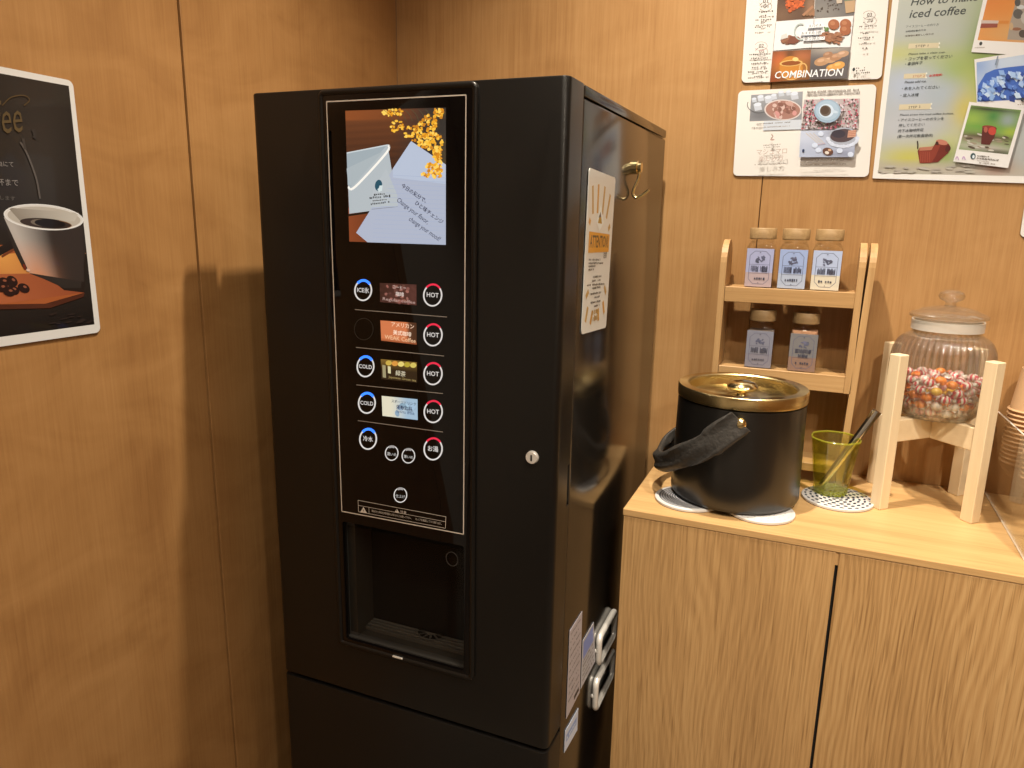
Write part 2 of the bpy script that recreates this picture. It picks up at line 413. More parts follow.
# ------------------------------------------------------------------ the room
XW, YW = -0.0157, 0.026                        # left wall and back wall planes
RX, RY = 2.75, -3.3
def panelled(name, axis, seams, lo, hi, gap=.002, mat='wall'):
    """veneered panels with 4 mm open joints over a dark batten"""
    bm = bmesh.new(); e = [lo] + seams + [hi]
    for i in range(len(e) - 1):
        a = e[i] + (gap if i else 0); b = e[i + 1] - (gap if i < len(e) - 2 else 0)
        if axis == 0: box(XW - .02, XW, a, b, 0, ROOMZ, .0006, 1, bm)
        else: box(a, b, YW, YW + .02, 0, ROOMZ, .0006, 1, bm)
    nf = len(bm.faces)
    if axis == 0: box(XW - .03, XW - .007, lo, hi, 0, ROOMZ, 0, 1, bm)
    else: box(lo, hi, YW + .007, YW + .03, 0, ROOMZ, 0, 1, bm)
    bm.faces.ensure_lookup_table()
    for f in bm.faces[nf:]: f.material_index = 1
    return meta(obj(name, bm, [M[mat], M['groove']]), kind='structure')
ysm = -0.6355; xsm = 0.8465
panelled('wall_left', 0, [ysm - .9, ysm], -1.62, YW, .0026, 'wall_left')
meta(obj('wall_left', box(XW - .03, XW, RY, -1.62, 0, ROOMZ), M['plaster']), kind='structure')
panelled('wall_back', 1, [xsm, xsm + .9, xsm + 1.8], XW, RX, .0008)
meta(obj('wall_right', box(RX, RX + .03, RY, YW, 0, ROOMZ), M['wall']), kind='structure')
meta(obj('wall_front', box(XW, RX, RY - .03, RY, 0, ROOMZ), M['plaster']), kind='structure')
meta(obj('floor', box(XW - .03, RX + .03, RY - .03, YW + .03, -.03, 0), M['floor']), kind='structure')
meta(obj('ceiling', box(XW - .03, RX + .03, RY - .03, YW + .03, ROOMZ, ROOMZ + .03), M['ceil']), kind='structure')

# ------------------------------------------------------------------ the drinks machine
X0, X1, YF, YD, YB, MH = 0.1280, 0.6521, -0.6453, -0.5836, -0.0180, 1.6178
SKEW = .001 / (YB - YD)                       # the housing stands a hair askew behind its door
def sx(y): return X1 + max(0.0, y - YD) * SKEW
def skew(bm):
    for v in bm.verts: v.co.x += max(0.0, v.co.y - YD) * SKEW
    return bm
mach = thing('coffee_vending_machine', ((X0 + X1) / 2, (YF + YB) / 2, 0), 'tall black coffee vending machine with lit screen and touch buttons in the corner', 'vending machine')
def rbox(x0, x1, z0, z1, y0, y1): return box(x0, x1, y0, y1, z0, z1)
REC = (.2755, .5045, .7105, .9315, -.516)      # dispensing recess: x0 x1 z0 z1 back
def local_cut(o, *c):
    for b in c: bmesh.ops.translate(b, verts=b.verts, vec=-base_of(o.parent))
    # cutters are placed in world space while the object sits at its parent's base
    o2 = o.parent.location; 
    for b in c: bmesh.ops.translate(b, verts=b.verts, vec=o2)
    return cut(o, *c)
body = obj('cabinet_body', skew(box(X0 + .004, X1 - .001, YD + .006, YB, 0.03, 1.5995, .004, 2)), M['side'], mach, 30)
bpy.context.view_layer.update()
local_cut(body, rbox(REC[0] - .004, REC[1] + .004, REC[2] - .02, REC[3] + .004, -.7, REC[4] + .004))
obj('top_cap', skew(box(X0 + .003, X1, YD + .006, YB - .002, 1.6005, MH - .001, .003, 2)), M['side'], mach, 30)
obj('plinth', box(X0 + .02, X1 - .02, YD + .02, YB - .02, 0.0, 0.03), M['hole'], mach)
def doorbox(z0, z1):
    b = box(X0, X1, YF, YD, z0, z1)
    ed = [e for e in b.edges if all(abs(v.co.y - YF) < 1e-5 for v in e.verts)]
    vert = [e for e in ed if abs(e.verts[0].co.z - e.verts[1].co.z) > .1]; hor = [e for e in ed if e not in vert]
    bmesh.ops.bevel(b, geom=vert, offset=.011, segments=5, affect='EDGES', profile=.5)
    ed = [e for e in b.edges if all(v.co.z > z1 - 1e-5 for v in e.verts) or all(v.co.z < z0 + 1e-5 for v in e.verts)]
    bmesh.ops.bevel(b, geom=ed, offset=.003, segments=2, affect='EDGES', profile=.5)
    return b
door = obj('upper_door', doorbox(.6050, MH), M['black'], mach, 35)
bpy.context.view_layer.update()
local_cut(door, rbox(REC[0] - .003, REC[1] + .003, REC[2] - .004, REC[3] + .003, -.7, -.5),
          box(X1 - .006, X1 + .01, YD - .010, YD + .01, 1.003, 1.070))
shade(door.data, 35)
obj('finger_slot', box(X1 - .0055, X1 - .004, YD - .0098, YD + .004, 1.0035, 1.0695), M['hole'], mach)
obj('lower_door', doorbox(.045, .5985), M['black'], mach, 35)
obj('door_gap_shade', box(X0 + .01, X1 - .006, YD - .001, YD + .007, .05, MH - .006), M['hole'], mach)  # near-black sheet painting the shade in the open gaps around the doors
# gloss panel
PX0, PX1, PZ0, PZ1, PY = .2665, .5150, .7035, 1.6085, YF - .004
pan = obj('control_panel', box(PX0, PX1, PY, YF + .002, PZ0, PZ1, .0015, 2), M['panel'], mach, 30)
bpy.context.view_layer.update()
def rslot(x0, x1, z0, z1, y0, y1, r):
    pts = []
    for (cx, cz, a0) in ((x1 - r, z1 - r, 0), (x0 + r, z1 - r, 90), (x0 + r, z0 + r, 180), (x1 - r, z0 + r, 270)):
        for k in range(5): a = math.radians(a0 + 22.5 * k); pts.append((cx + r * math.cos(a), cz + r * math.sin(a)))
    return prism(pts, lambda a, b, d: Vector((a, y0 + d, b)), y1 - y0)
local_cut(pan, rslot(REC[0], REC[1], REC[2], REC[3], -.68, -.6, .005), rslot(.2735, .2815, 1.320, 1.558, -.68, YF - .0002, .0035))
shade(pan.data, 30)
def framepath(x0, x1, z0, z1, r, y):
    pts = []
    for (cx, cz, a0) in ((x1 - r, z1 - r, 0), (x0 + r, z1 - r, 90), (x0 + r, z0 + r, 180), (x1 - r, z0 + r, 270)):
        for k in range(6): a = math.radians(a0 + 18 * k); pts.append((cx + r * math.cos(a), y, cz + r * math.sin(a)))
    return pts
obj('panel_trim', tube(framepath(PX0 - .0035, PX1 + .0035, PZ0 - .003, PZ1 + .003, .006, YF - .0015), .0048, 10, True), M['black'], mach, 60)
# dispensing recess
a0, a1, b0, b1, yb = REC
bm = bmesh.new()
for q in ((a0 - .003, a0 + .0135, -.634, yb, b0 - .003, b1 + .003), (a1, a1 + .003, -.640, yb, b0 - .003, b1 + .003),
          (a0 - .003, a1 + .003, -.640, yb, b0 - .003, b0), (a0 - .003, a1 + .003, -.640, yb, b1, b1 + .003)):
    box(*q[:4], q[4], q[5], 0, 1, bm)
obj('dispensing_recess', bm, M['recess'], mach)
obj('recess_back', box(a0, a1, yb, yb + .003, b0, b1), M['recessback'], mach)
bm = bmesh.new()
box(a0 + .0145, a1 - .004, -.612, yb - .001, b0 + .001, b0 + .008, 0, 1, bm)
for k in range(11):
    y = -.609 + k * .0083
    box(a0 + .0165, a1 - .006, y, y + .0048, b0 + .008, b0 + .0125, .0012, 1, bm)
grille = obj('drip_grille', bm, plain('grey_grille_plastic', (.10, .096, .09, 1), .35), mach, 30)
da = at(432, 632, 2, b0 + .0130)
dr = Art(lambda u, v: Vector((da.x + u, da.y + v, b0 + .0127)), (0, 0, 1))
for k in range(12):
    t = 2 * PI * k / 12; c, s_ = math.cos(t), math.sin(t); r0, r1 = .010, .026
    dr.poly([(r0 * c, r0 * s_ * .8), (r1 * math.cos(t - .2), r1 * math.sin(t - .2) * .8), (r1 * math.cos(t + .2), r1 * math.sin(t + .2) * .8)], (.001, .001, .001, 1))
dr.ring(0, 0, .031, .025, .0012, (.05, .048, .045, 1))
dr.build('drain_slots', M['print'], mach)
nz = at(384, 533, 1, -.56)
obj('nozzle', lathe([(0, b1), (.021, b1), (.02, b1 - .022), (.012, b1 - .030), (0, b1 - .030)], 24, (nz.x, -.57, 0)), M['recess'], mach, 40)
pane = obj('smoked_pane', box(a0 + .002, a1 - .0005, -.6385, -.6365, b0 + .010, b1 - .012), M['smoked'], mach)
fn = at(452, 559, 1, -.639)
obj('finger_notch', tube([(fn.x + .0105 * math.cos(t), -.6392, fn.z + .012 * math.sin(t)) for t in [2 * PI * k / 28 for k in range(28)]], .0006, 6, True), M['recess'], pane, 60)
tb = at(398, 657, 1, PY)
obj('pane_tab', box(tb.x - .010, tb.x + .010, PY - .003, PY + .001, tb.z - .0015, tb.z + .0015, .0007, 1), M['silver'], mach)
# key lock
lk = at(532.5, 457, 1, YF)
lock = obj('key_lock', lathe([(0, .005), (.0085, .005), (.0098, .0035), (.0100, 0), (.0, 0)], 32), M['silver'], None, 40)
lock.data.transform(Matrix.Translation((lk.x - mach.location.x, YF - mach.location.y, lk.z)) @ Matrix.Rotation(PI / 2, 4, 'X')); lock.parent = mach
obj('keyhole', box(lk.x - .0012, lk.x + .0012, YF - .0056, YF - .0045, lk.z - .0045, lk.z + .0045), M['hole'], lock).location = (0, 0, 0)

# printed and backlit faces of the panel
def front(u, v): return at(u, v, 1, PY)
LINE = (.70, .66, .60, 1)
a = Art(front, (0, -1, 0), .0001)
fr4 = [(326.6, 101.7), (466, 95), (463.5, 534.2), (341.9, 511.2)]
for p, q in zip(fr4, fr4[1:] + fr4[:1]): a.line(p, q, .0017, LINE)
for p, q in (((355, 309.5), (447, 317)), ((356, 347.3), (444, 356)), ((356.5, 384.8), (443, 393.5)), ((358, 420.5), (443, 432))): a.line(p, q, .0010, (.42, .40, .38, 1))
wb = [(358.2, 500.2), (446, 516.7), (445.5, 528.2), (358.6, 511.6)]
for p, q in zip(wb, wb[1:] + wb[:1]): a.line(p, q, .0007, LINE)
a.line((358.4, 505.2), (446, 521.7), .0006, LINE); a.line((369, 507.4), (369.2, 513.6), .0006, LINE)
def tri(u, v, s): a.poly([(u - s, v + s * .8), (u + s, v + s * .95), (u, v - s * .8)], LINE); a.text('!', (u - .5, v + s * .6), (u + .5, v + s * .65), (.01, .01, .01, 1), .004)
tri(363.6, 509.6, 3.4); tri(397, 510.4, 2.2)
a.text('注意', (400.5, 513.0), (406.5, 514.2), LINE)
a.text('取出口から飛び出す熱湯等によるやけどに注意して下さい。', (372, 511.6), (411.5, 519.1), LINE, .0040)
a.text('カップを確認してから取り出し', (415.5, 519.6), (442, 524.6), LINE, .0040)
a.ring(364, 329, 9.8, 11.2, .9, (.022, .02, .018, 1))
a.build('panel_print', M['print'], mach)
BLUE = (.05, .30, 1.6, 1); RED = (.72, .02, .06, 1); WH = (.62, .58, .55, 1)
def button(u, v, ru, rv, st, arc, wtxt):
    b = Art(front, (0, -1, 0), .0003)
    b.ring(u, v, ru, rv, 1.5 if ru > 8 else 1.0, WH, rot=4)
    if arc: b.ring(u, v, ru + .3, rv + .4, 2.5 if arc is BLUE else 1.9, arc, 222, 318, rot=4, n=20)
    else: b.ring(u, v, ru, rv, 2.4, (.30, .28, .27, 1), 240, 300, n=10)
    dv = 1.7 if ru > 8 else 1.2
    b.text(st, (u - wtxt / 2, v + 3.1 - dv), (u + wtxt / 2, v + 4.3 - dv), WH if ru > 8 else (.40, .38, .36, 1), None, bold=.012)
    b.build('touch_button', M['screen'], mach, label='touch button ring marked %s' % st)
for (u, v, st, c, wt) in ((363.3, 290.3, 'ICE氷', BLUE, 12), (432.8, 295.2, 'HOT', RED, 12), (433.1, 335, 'HOT', RED, 12), (365.6, 366.5, 'COLD', BLUE, 13), (433.1, 373.8, 'HOT', RED, 12),
                          (367, 403, 'COLD', BLUE, 13), (433.3, 411.7, 'HOT', RED, 12), (368.2, 439, '冷水', BLUE, 10), (433.2, 449, 'お湯', RED, 10.5)):
    button(u, v, 9.0 if u < 400 else 9.7, 10.8 if u < 400 else 11.4, st, c, wt)
for (u, v, st) in ((391.8, 453, '濃いめ'), (408.5, 455.7, '薄いめ'), (400.5, 495, '仕上げ')): button(u, v, 6.8, 7.7, st, None, 9.5)
def rc(c, j):
    m = R.uniform(1 - j, 1 + j); return tuple(max(0, x * m * R.uniform(1 - j * .12, 1 + j * .12)) for x in c[:3]) + (1,)
# drink name displays
def display(q, base, draw):
    d = Art(front, (0, -1, 0), .0003); d.grid(q, 10, 6, base); draw(d, q); d.build('drink_display', M['screen'], mach); return d
def T(d, q, st, a0_, b0_, a1_, b1_, col, h=None, bold=.008): d.text(st, inquad(q, a0_, b0_), inquad(q, a1_, b1_), col, h, bold=bold)
q1 = [(379.8, 282.8), (416.6, 284.6), (416.6, 305.4), (380.2, 302)]
def dr1(d, q):
    for k in range(26):
        p = inquad(q, R.uniform(.08, .94), R.uniform(.08, .92)); d.ell(p[0], p[1], R.uniform(1.2, 2.6), R.uniform(1, 2), rc(rgb(120, 75, 66), .55), R.uniform(0, 180), 10)
    T(d, q, 'コーヒー', .36, .24, .72, .27, rgb(200, 180, 170)); T(d, q, '咖啡', .44, .60, .66, .62, rgb(225, 205, 195)); T(d, q, 'Regular coffee', .08, .88, .97, .93, rgb(170, 140, 130), .006)
display(q1, lambda x, y: mixc(rgb(44, 22, 18), rgb(86, 50, 44), x * .5 + R.random() * .5), dr1)
q2 = [(380.5, 320.4), (416.6, 322.8), (416.8, 344.6), (381.3, 340.6)]
def dr2(d, q):
    T(d, q, 'アメリカン', .30, .24, .93, .28, rgb(235, 200, 170)); T(d, q, '美式咖啡', .34, .62, .85, .66, rgb(245, 220, 195)); T(d, q, 'WEAK Coffee', .1, .88, .97, .93, rgb(225, 180, 140), .0065)
display(q2, lambda x, y: mixc(rgb(196, 112, 70), rgb(70, 42, 26), (x - .70) * 9) if y < .9 else rgb(150, 78, 45), dr2)
q3 = [(380.8, 359.0), (417.0, 362.3), (417.3, 382.7), (381.6, 379)]
def dr3(d, q):
    for k in range(5): p = inquad(q, .22 + .17 * k, .16); d.ell(p[0], p[1], 3.2, 2.6, (rgb(190, 160, 70), rgb(205, 140, 60), rgb(215, 195, 110), rgb(170, 150, 50), rgb(200, 180, 90))[k], 0, 12)
    d.poly([inquad(q, .04, .28), inquad(q, .13, .3), inquad(q, .13, .92), inquad(q, .04, .9)], rgb(150, 140, 105)); d.poly([inquad(q, .19, .32), inquad(q, .27, .33), inquad(q, .27, .68), inquad(q, .19, .67)], rgb(205, 195, 150))
    T(d, q, '緑茶', .40, .72, .68, .75, rgb(205, 195, 165)); T(d, q, 'Japanese Green tea', .2, .90, .97, .95, rgb(150, 130, 80), .005)
display(q3, lambda x, y: mixc(rgb(120, 92, 40), rgb(40, 28, 14), y * 2.2), dr3)
q4 = [(381.8, 395.8), (417.6, 399.2), (417.8, 420), (382.6, 415.8)]
def dr4(d, q):
    for k in range(10): p = inquad(q, R.uniform(.4, .95), R.uniform(.35, .92)); d.ell(p[0], p[1], 3.4, 2.2, rc(rgb(140, 165, 185), .25), R.uniform(0, 90), 10)
    T(d, q, 'スポーツドリンク', .27, .27, .96, .31, rgb(60, 70, 80)); T(d, q, '運動飲料', .40, .55, .85, .58, rgb(20, 30, 60)); T(d, q, 'Sports drink', .40, .74, .92, .78, rgb(70, 90, 120))
display(q4, lambda x, y: mixc(rgb(212, 205, 180), rgb(150, 175, 195), (x - .25) * 2.2), dr4)
# advertising screen
SQ = [(345.4, 110.8), (446, 107.5), (446, 245), (349.5, 241.5)]
s = Art(front, (0, -1, 0), .0003)
def sp(x, y): return (320 + x / 4.518, 80 + y / 4.518)       # reading off an enlarged view of the screen
def spoly(pts, col): s.poly([sp(*p) for p in pts], col)
def sbg(x, y):
    c = mixc(rgb(104, 58, 32), rgb(58, 33, 22), min(1, y * 2.4 + .12 * math.sin(y * 120 + 4 * x)))
    c = mixc(c, rgb(44, 42, 40), max(0, (x - .45) * 2.4) * (1 if y < .5 else .3))
    if y < .07: c = mixc(rgb(132, 70, 34), c, x * 1.3)
    if y > .74: c = mixc(rgb(128, 62, 32), rgb(60, 30, 18), x * 2.2)
    return c
s.grid(SQ, 24, 60, sbg)
spoly([(128, 606), (236, 590), (240, 600), (128, 616)], rgb(20, 12, 8))
spoly([(121, 328), (306, 292), (352, 575), (133, 604)], rgb(168, 176, 180))
spoly([(121, 328), (303, 294), (140, 484), (126, 474)], rgb(150, 162, 168))
spoly([(121, 400), (290, 320), (150, 478), (128, 470)], rgb(160, 170, 174))
s.curve([sp(308, 293), sp(300, 330), sp(158, 484), sp(128, 482)], .0035, rgb(236, 232, 222))
spoly([(122, 327), (306, 291), (310, 296), (122, 333)], rgb(190, 198, 200))
spoly([(412, 276), (569, 382), (569, 745), (215, 733), (164, 690), (236, 575), (330, 400)], rgb(164, 171, 188))
spoly([(412, 276), (569, 382), (569, 470), (330, 440), (330, 400)], rgb(172, 182, 200))
spoly([(228, 575), (352, 570), (350, 520), (300, 400), (240, 500)], rgb(172, 179, 183))
s.line(sp(234, 584), sp(352, 572), .0008, rgb(120, 126, 136))
for k in range(16):
    y = 430 + 20 * k; s.line(sp(max(240, 330 - k * 8), y), sp(566, y + 12), .0005, rgb(154, 165, 190))
# emblem and small print on the envelope
s.ell(*sp(266, 476), 3.6, 5.6, rgb(20, 74, 92), 8, 24); spoly([(262, 478), (284, 476), (282, 500), (268, 506), (260, 492)], rgb(196, 208, 208)); s.ell(*sp(264, 482), 1.2, 2.6, rgb(20, 74, 92), 20, 12)
s.greek(sp(246, 524), sp(298, 518), .0032, rgb(60, 64, 66)); s.greek(sp(226, 540), sp(322, 530), .0042, rgb(30, 36, 40)); s.greek(sp(240, 550), sp(306, 543), .0022, rgb(70, 70, 72)); s.greek(sp(232, 566), sp(318, 556), .0034, rgb(40, 44, 48))
INK = rgb(28, 32, 58)
s.text('今日の気分で、', sp(368, 482), sp(478, 556), INK, None, .1, .014); s.text('ひと味チェンジ', sp(430, 560), sp(552, 652), INK, None, .1, .014)
s.text('Change your flavor,', sp(348, 548), sp(486, 652), INK, .0095, .25); s.text('change your mood!', sp(402, 634), sp(540, 730), INK, .0095, .25)
YL = [rgb(226, 160, 40), rgb(240, 184, 60), rgb(206, 132, 26), rgb(246, 200, 90), rgb(190, 120, 30)]
for (cx, cy, rx, ry, n) in ((330, 146, 48, 16, 26), (352, 212, 34, 26, 26), (430, 240, 44, 36, 40), (495, 195, 44, 36, 44), (540, 150, 28, 26, 30), (510, 278, 60, 40, 90), (532, 400, 38, 46, 90), (492, 430, 20, 12, 10), (548, 335, 24, 34, 50)):
    for k in range(n):
        t, rr = R.uniform(0, 2 * PI), math.sqrt(R.random()); x, y = cx + rx * rr * math.cos(t), cy + ry * rr * math.sin(t)
        if x < 566 and y > 128: s.ell(*sp(min(x, 560), max(y, 134)), R.uniform(.9, 1.9), R.uniform(.9, 1.9), R.choice(YL), 0, 10)
for k in range(7):
    s.curve([sp(300 + 32 * k, 136), sp(330 + 30 * k, 160), sp(350 + 28 * k, 190)], .0006, rgb(70, 72, 50))
s.build('screen', M['screen'], mach)
# stickers and handles low on the side
def side(u, v):
    p = at(u, v, 0, X1)
    for _ in range(4): p = at(u, v, 0, sx(p.y))
    return p
def sticker(name, q, col, rows, extra=None, lab=None):
    b = Art(side, (1, 0, 0), 0.0); b.slab(q, .0006, col)
    for (y, c) in rows: b.greek(inquad(q, .1, y), inquad(q, .9, y), .0042, c, 12)
    if extra: extra(b, q)
    b.build(name, M['print'], mach, label=lab)
G = pc(70, 66, 66)
sticker('rating_plate', [(569.5, 631), (582, 611), (579.5, 692), (566, 719)], pc(196, 180, 170), [(.08 + .085 * k, G) for k in range(10)],
        lambda b, q: b.poly([inquad(q, .55, .9), inquad(q, .9, .9), inquad(q, .9, .95), inquad(q, .55, .95)], pc(50, 46, 44)), 'long grey data sticker')
sticker('notice_sticker', [(582.5, 641), (593.5, 622), (595, 661), (580.5, 689)], pc(200, 190, 180), [(.5 + .1 * k, G) for k in range(5)],
        lambda b, q: b.poly([inquad(q, .08, .06), inquad(q, .92, .06), inquad(q, .92, .42), inquad(q, .08, .42)], pc(140, 150, 196)), 'sticker with blue upper half')
sticker('small_sticker', [(565, 731), (578, 708), (577, 730), (564, 753)], pc(222, 222, 222), [],
        lambda b, q: (b.poly([inquad(q, .1, .3), inquad(q, .9, .3), inquad(q, .9, .62), inquad(q, .1, .62)], pc(150, 170, 205)), b.greek(inquad(q, .15, .56), inquad(q, .85, .56), .006, pc(240, 240, 245), 8)), 'white sticker with blue band')
for (ya, yb_, za, zb) in ((-.374, -.262, .597, .655), (-.383, -.262, .503, .565)):
    r = .012; pts = []
    for (cy, cz, a_) in ((yb_ - r, zb - r, 0), (ya + r, zb - r, 90), (ya + r, za + r, 180), (yb_ - r, za + r, 270)):
        for k in range(6): t = math.radians(a_ + 18 * k); pts.append((sx(cy) + .0045, cy + r * math.cos(t), cz + r * math.sin(t)))
    bm = tube(pts, .0062, 12, True)
    for yy in (ya, yb_): tube([(sx(yy) - .002, yy, (za + zb) / 2), (sx(yy) + .0045, yy, (za + zb) / 2)], .006, 10, bm=bm)
    obj('side_handle', bm, M['silver'], mach, 60, label='silver loop handle')

# attention sheet and hook on the machine's side
b = Art(side, (1, 0, 0), 0.0002); q = [(588.6, 167.5), (614.8, 178), (605.2, 327.5), (580.6, 334.5)]
b.slab(q, .0012, pc(246, 234, 208), .006)
OR, GO = pc(224, 160, 62), pc(206, 160, 84)
for (a_, b_, c_, d_) in ((.16, .10, .22, .27), (.38, .08, .39, .26), (.62, .08, .58, .26), (.84, .12, .74, .28), (.08, .31, .14, .33), (.9, .32, .84, .35),
                         (.2, .84, .13, .93), (.80, .82, .88, .90), (.1, .78, .2, .74), (.9, .77, .82, .72), (.40, .87, .33, .95), (.62, .86, .66, .94)):
    b.line(inquad(q, a_, b_), inquad(q, c_, d_), .0085, R.choice([GO, OR]))
b.poly([inquad(q, .36, .31), inquad(q, .5, .20), inquad(q, .64, .31), inquad(q, .5, .37)], pc(255, 250, 236))
b.poly([inquad(q, .42, .32), inquad(q, .5, .245), inquad(q, .58, .32)], pc(196, 150, 40)); b.poly([inquad(q, .44, .285), inquad(q, .5, .245), inquad(q, .53, .28)], pc(70, 74, 70))
b.poly([inquad(q, .1, .38), inquad(q, .9, .38), inquad(q, .9, .495), inquad(q, .1, .51)], pc(236, 158, 36))
b.text('ATTENTION!', inquad(q, .15, .475), inquad(q, .86, .465), pc(70, 48, 20), .019, bold=.02)
b.text('注意', inquad(q, .7, .535), inquad(q, .84, .532), pc(60, 56, 50))
for (x0_, x1_, y_, c_) in ((.14, .6, .56, 0), (.14, .72, .58, 0), (.14, .42, .60, 1), (.14, .36, .62, 1), (.34, .68, .665, 0), (.32, .68, .69, 0), (.12, .82, .715, 0), (.34, .66, .735, 0), (.28, .7, .77, 1), (.44, .66, .795, 1), (.3, .7, .825, 1), (.44, .66, .85, 1)):
    b.greek(inquad(q, x0_, y_), inquad(q, x1_, y_ - .004), .0038, pc(90, 80, 66) if not c_ else pc(50, 46, 40), 14)
b.greek(inquad(q, .38, .90), inquad(q, .64, .895), .010, pc(200, 150, 70), 4); b.greek(inquad(q, .42, .945), inquad(q, .62, .94), .012, pc(190, 140, 60), 4)
meta(b.build('attention_sign', M['gloss_print']), 'tall narrow cream ATTENTION! sheet on the side of the black machine', 'sign')
hk = side(632.3, 167.5)
hook = thing('coat_hook', (sx(hk.y) - .0012, hk.y, hk.z), 'small brass hook stuck high on the machine side, behind the attention sheet', 'hook')
mg = lathe([(0, 0), (.0115, 0), (.0115, .011), (.0085, .012), (.0085, .018), (0, .018)], 24); bmesh.ops.rotate(mg, verts=mg.verts, matrix=Matrix.Rotation(PI / 2, 3, 'Y'))
obj('magnet', mg, M['goldp'], hook, 40, local=True)
obj('hook_wire', tube(catmull([(.013, 0, -.002), (.014, 0, -.012), (.012, 0, -.022), (.006, 0, -.036), (.005, 0, -.046), (.011, 0, -.051), (.021, 0, -.047), (.033, 0, -.038)], 6), .0026, 10), M['goldp'], hook, 60, local=True)

# ------------------------------------------------------------------ storage cabinet and its worktop
XC, YC, CT = 0.6884, -0.3662, 0.9215
cab = thing('storage_cabinet', (1.07, -.17, 0), 'oak storage cabinet with two plain doors beside the black machine', 'cabinet')
obj('carcass', box(XC, 1.425, YC + .0005, YW - .002, 0.0, .908), M['oak'], cab)
bm = box(XC + .0008, 1.0475, YC - .0005, YC + .018, .02, .9078, .0008, 1)
# doors sit in front of the carcass, so the carcass starts behind them
cab.children[0].data.transform(Matrix.Identity(4))
for v in cab.children[0].data.vertices:
    if v.co.y < -.1: v.co.y += .020
obj('door', bm, M['oak'], cab)
M['oak2'] = wood('oak_veneer_second', (.33, .185, .072, 1), (.52, .312, .13, 1), (.65, .425, .198, 1), 'Z', 5.5, .8, 300, .5, cathedral=.22, seed=11.7, finemix=.38, pore=.55, cath_off=-.06)
obj('door', box(1.0525, 1.422, YC - .0005, YC + .018, .02, .9078, .0008, 1), M['oak2'], cab)
obj('gap_filler', box(1.0475, 1.0525, YC + .004, YC + .018, .02, .885), M['hole'], cab)
obj('gap_cap', box(1.0475, 1.0525, YC + .001, YC + .018, .885, .9078), M['oak'], cab)
wt = obj('worktop', box(XC - .0008, 1.43, YC - .0015, YW - .001, .9082, CT, .0015, 2), M['worktop'])
meta(wt, 'pale wood worktop on the oak cabinet, carrying jars and ice bucket', 'worktop')

# ------------------------------------------------------------------ coasters and ice bucket
NAVY = (.02, .035, .075, 1)
def coaster(x, y, r, label, draw):
    bm = lathe([(0, 0), (r - .003, 0), (r, .0015), (r, .005), (r - .0015, .0062), (0, .0062)], 56)
    t = thing('coaster', (x, y, CT), label, 'coaster', 'round ceramic coasters on the worktop')
    obj('disc', bm, M['ceramic'], t, 40, local=True)
    c = Art(lambda u, v: Vector((u, v, .0062)), (0, 0, 1)); draw(c, r); c.build('printed_pattern', M['print'], t, local=True)
def rings(c, r):
    for k in range(11):
        rr = r * (.88 - .075 * k)
        if rr > .004: c.ring(0, 0, rr, rr, .0031, (.05, .06, .09, 1), n=48)
def dots(c, r):
    for k in range(5):
        rr = r * (.9 - .18 * k); n = int(30 * (1 - .18 * k))
        for i in range(n):
            t = 2 * PI * (i + .5 * (k % 2)) / n; c.ell(rr * math.cos(t), rr * math.sin(t), .0009, .0012, (.25, .27, .32, 1), math.degrees(t), 8)
def dashes(c, r):
    for k in range(6):
        rr = r * (.90 - .15 * k); n = max(5, int(26 * (1 - .15 * k)))
        for i in range(n):
            t = 2 * PI * (i + .5 * (k % 2)) / n; c.ell(rr * math.cos(t), rr * math.sin(t), .0022, .0042, NAVY, math.degrees(t), 10)
coaster(.7897, -.2749, .062, 'white coaster with dark concentric rings under the left of the ice bucket', rings)
coaster(.9190, -.2773, .060, 'white coaster with tiny dots under the right front of the ice bucket', dots)
coaster(1.0490, -.1496, .0636, 'white coaster with navy dashes under the green glass', dashes)
BX, BY, BZ, BT = .8638, -.2138, CT + .0064, 1.1408
bkt = thing('ice_bucket', (BX, BY, BZ), 'matte black round ice bucket with brass rim, lid and black wrapped handle', 'ice bucket')
rb, rt, hb = .1178, .1149, BT - BZ
obj('bucket_body', lathe([(0, 0), (rb - .012, 0), (rb - .003, .003), (rb, .010), (rb - .001, .06), (rt, hb - .0245), (rt - .004, hb - .0242), (0, hb - .0242)], 96), M['bucket'], bkt, 50, local=True)
obj('rim_band', lathe([(rt - .006, hb - .0215), (rt + .0012, hb - .0215), (rt + .0016, hb - .019), (rt + .0016, hb - .002), (rt, hb), (rt - .016, hb), (rt - .018, hb - .002), (rt - .018, hb - .0175), (rt - .006, hb - .0175)], 96, closed=True), M['gold'], bkt, 40, local=True)
rl = rt - .0185
lid = obj('lid', lathe([(0, hb - .0195), (rl - .010, hb - .0205), (rl - .004, hb - .0195), (rl - .0015, hb - .010), (rl - .001, hb - .004), (rl, hb - .0035), (rl, hb - .0235), (0, hb - .0235)], 96), M['gold'], bkt, 50, local=True)
obj('lid_knob', lathe([(0, hb + .0085), (.014, hb + .0074), (.0245, hb + .0035), (.0285, hb - .0025), (.0255, hb - .0085), (.013, hb - .0125), (.009, hb - .015), (.011, hb - .0194), (0, hb - .0194)], 48), M['goldp'], lid, 60, local=True)
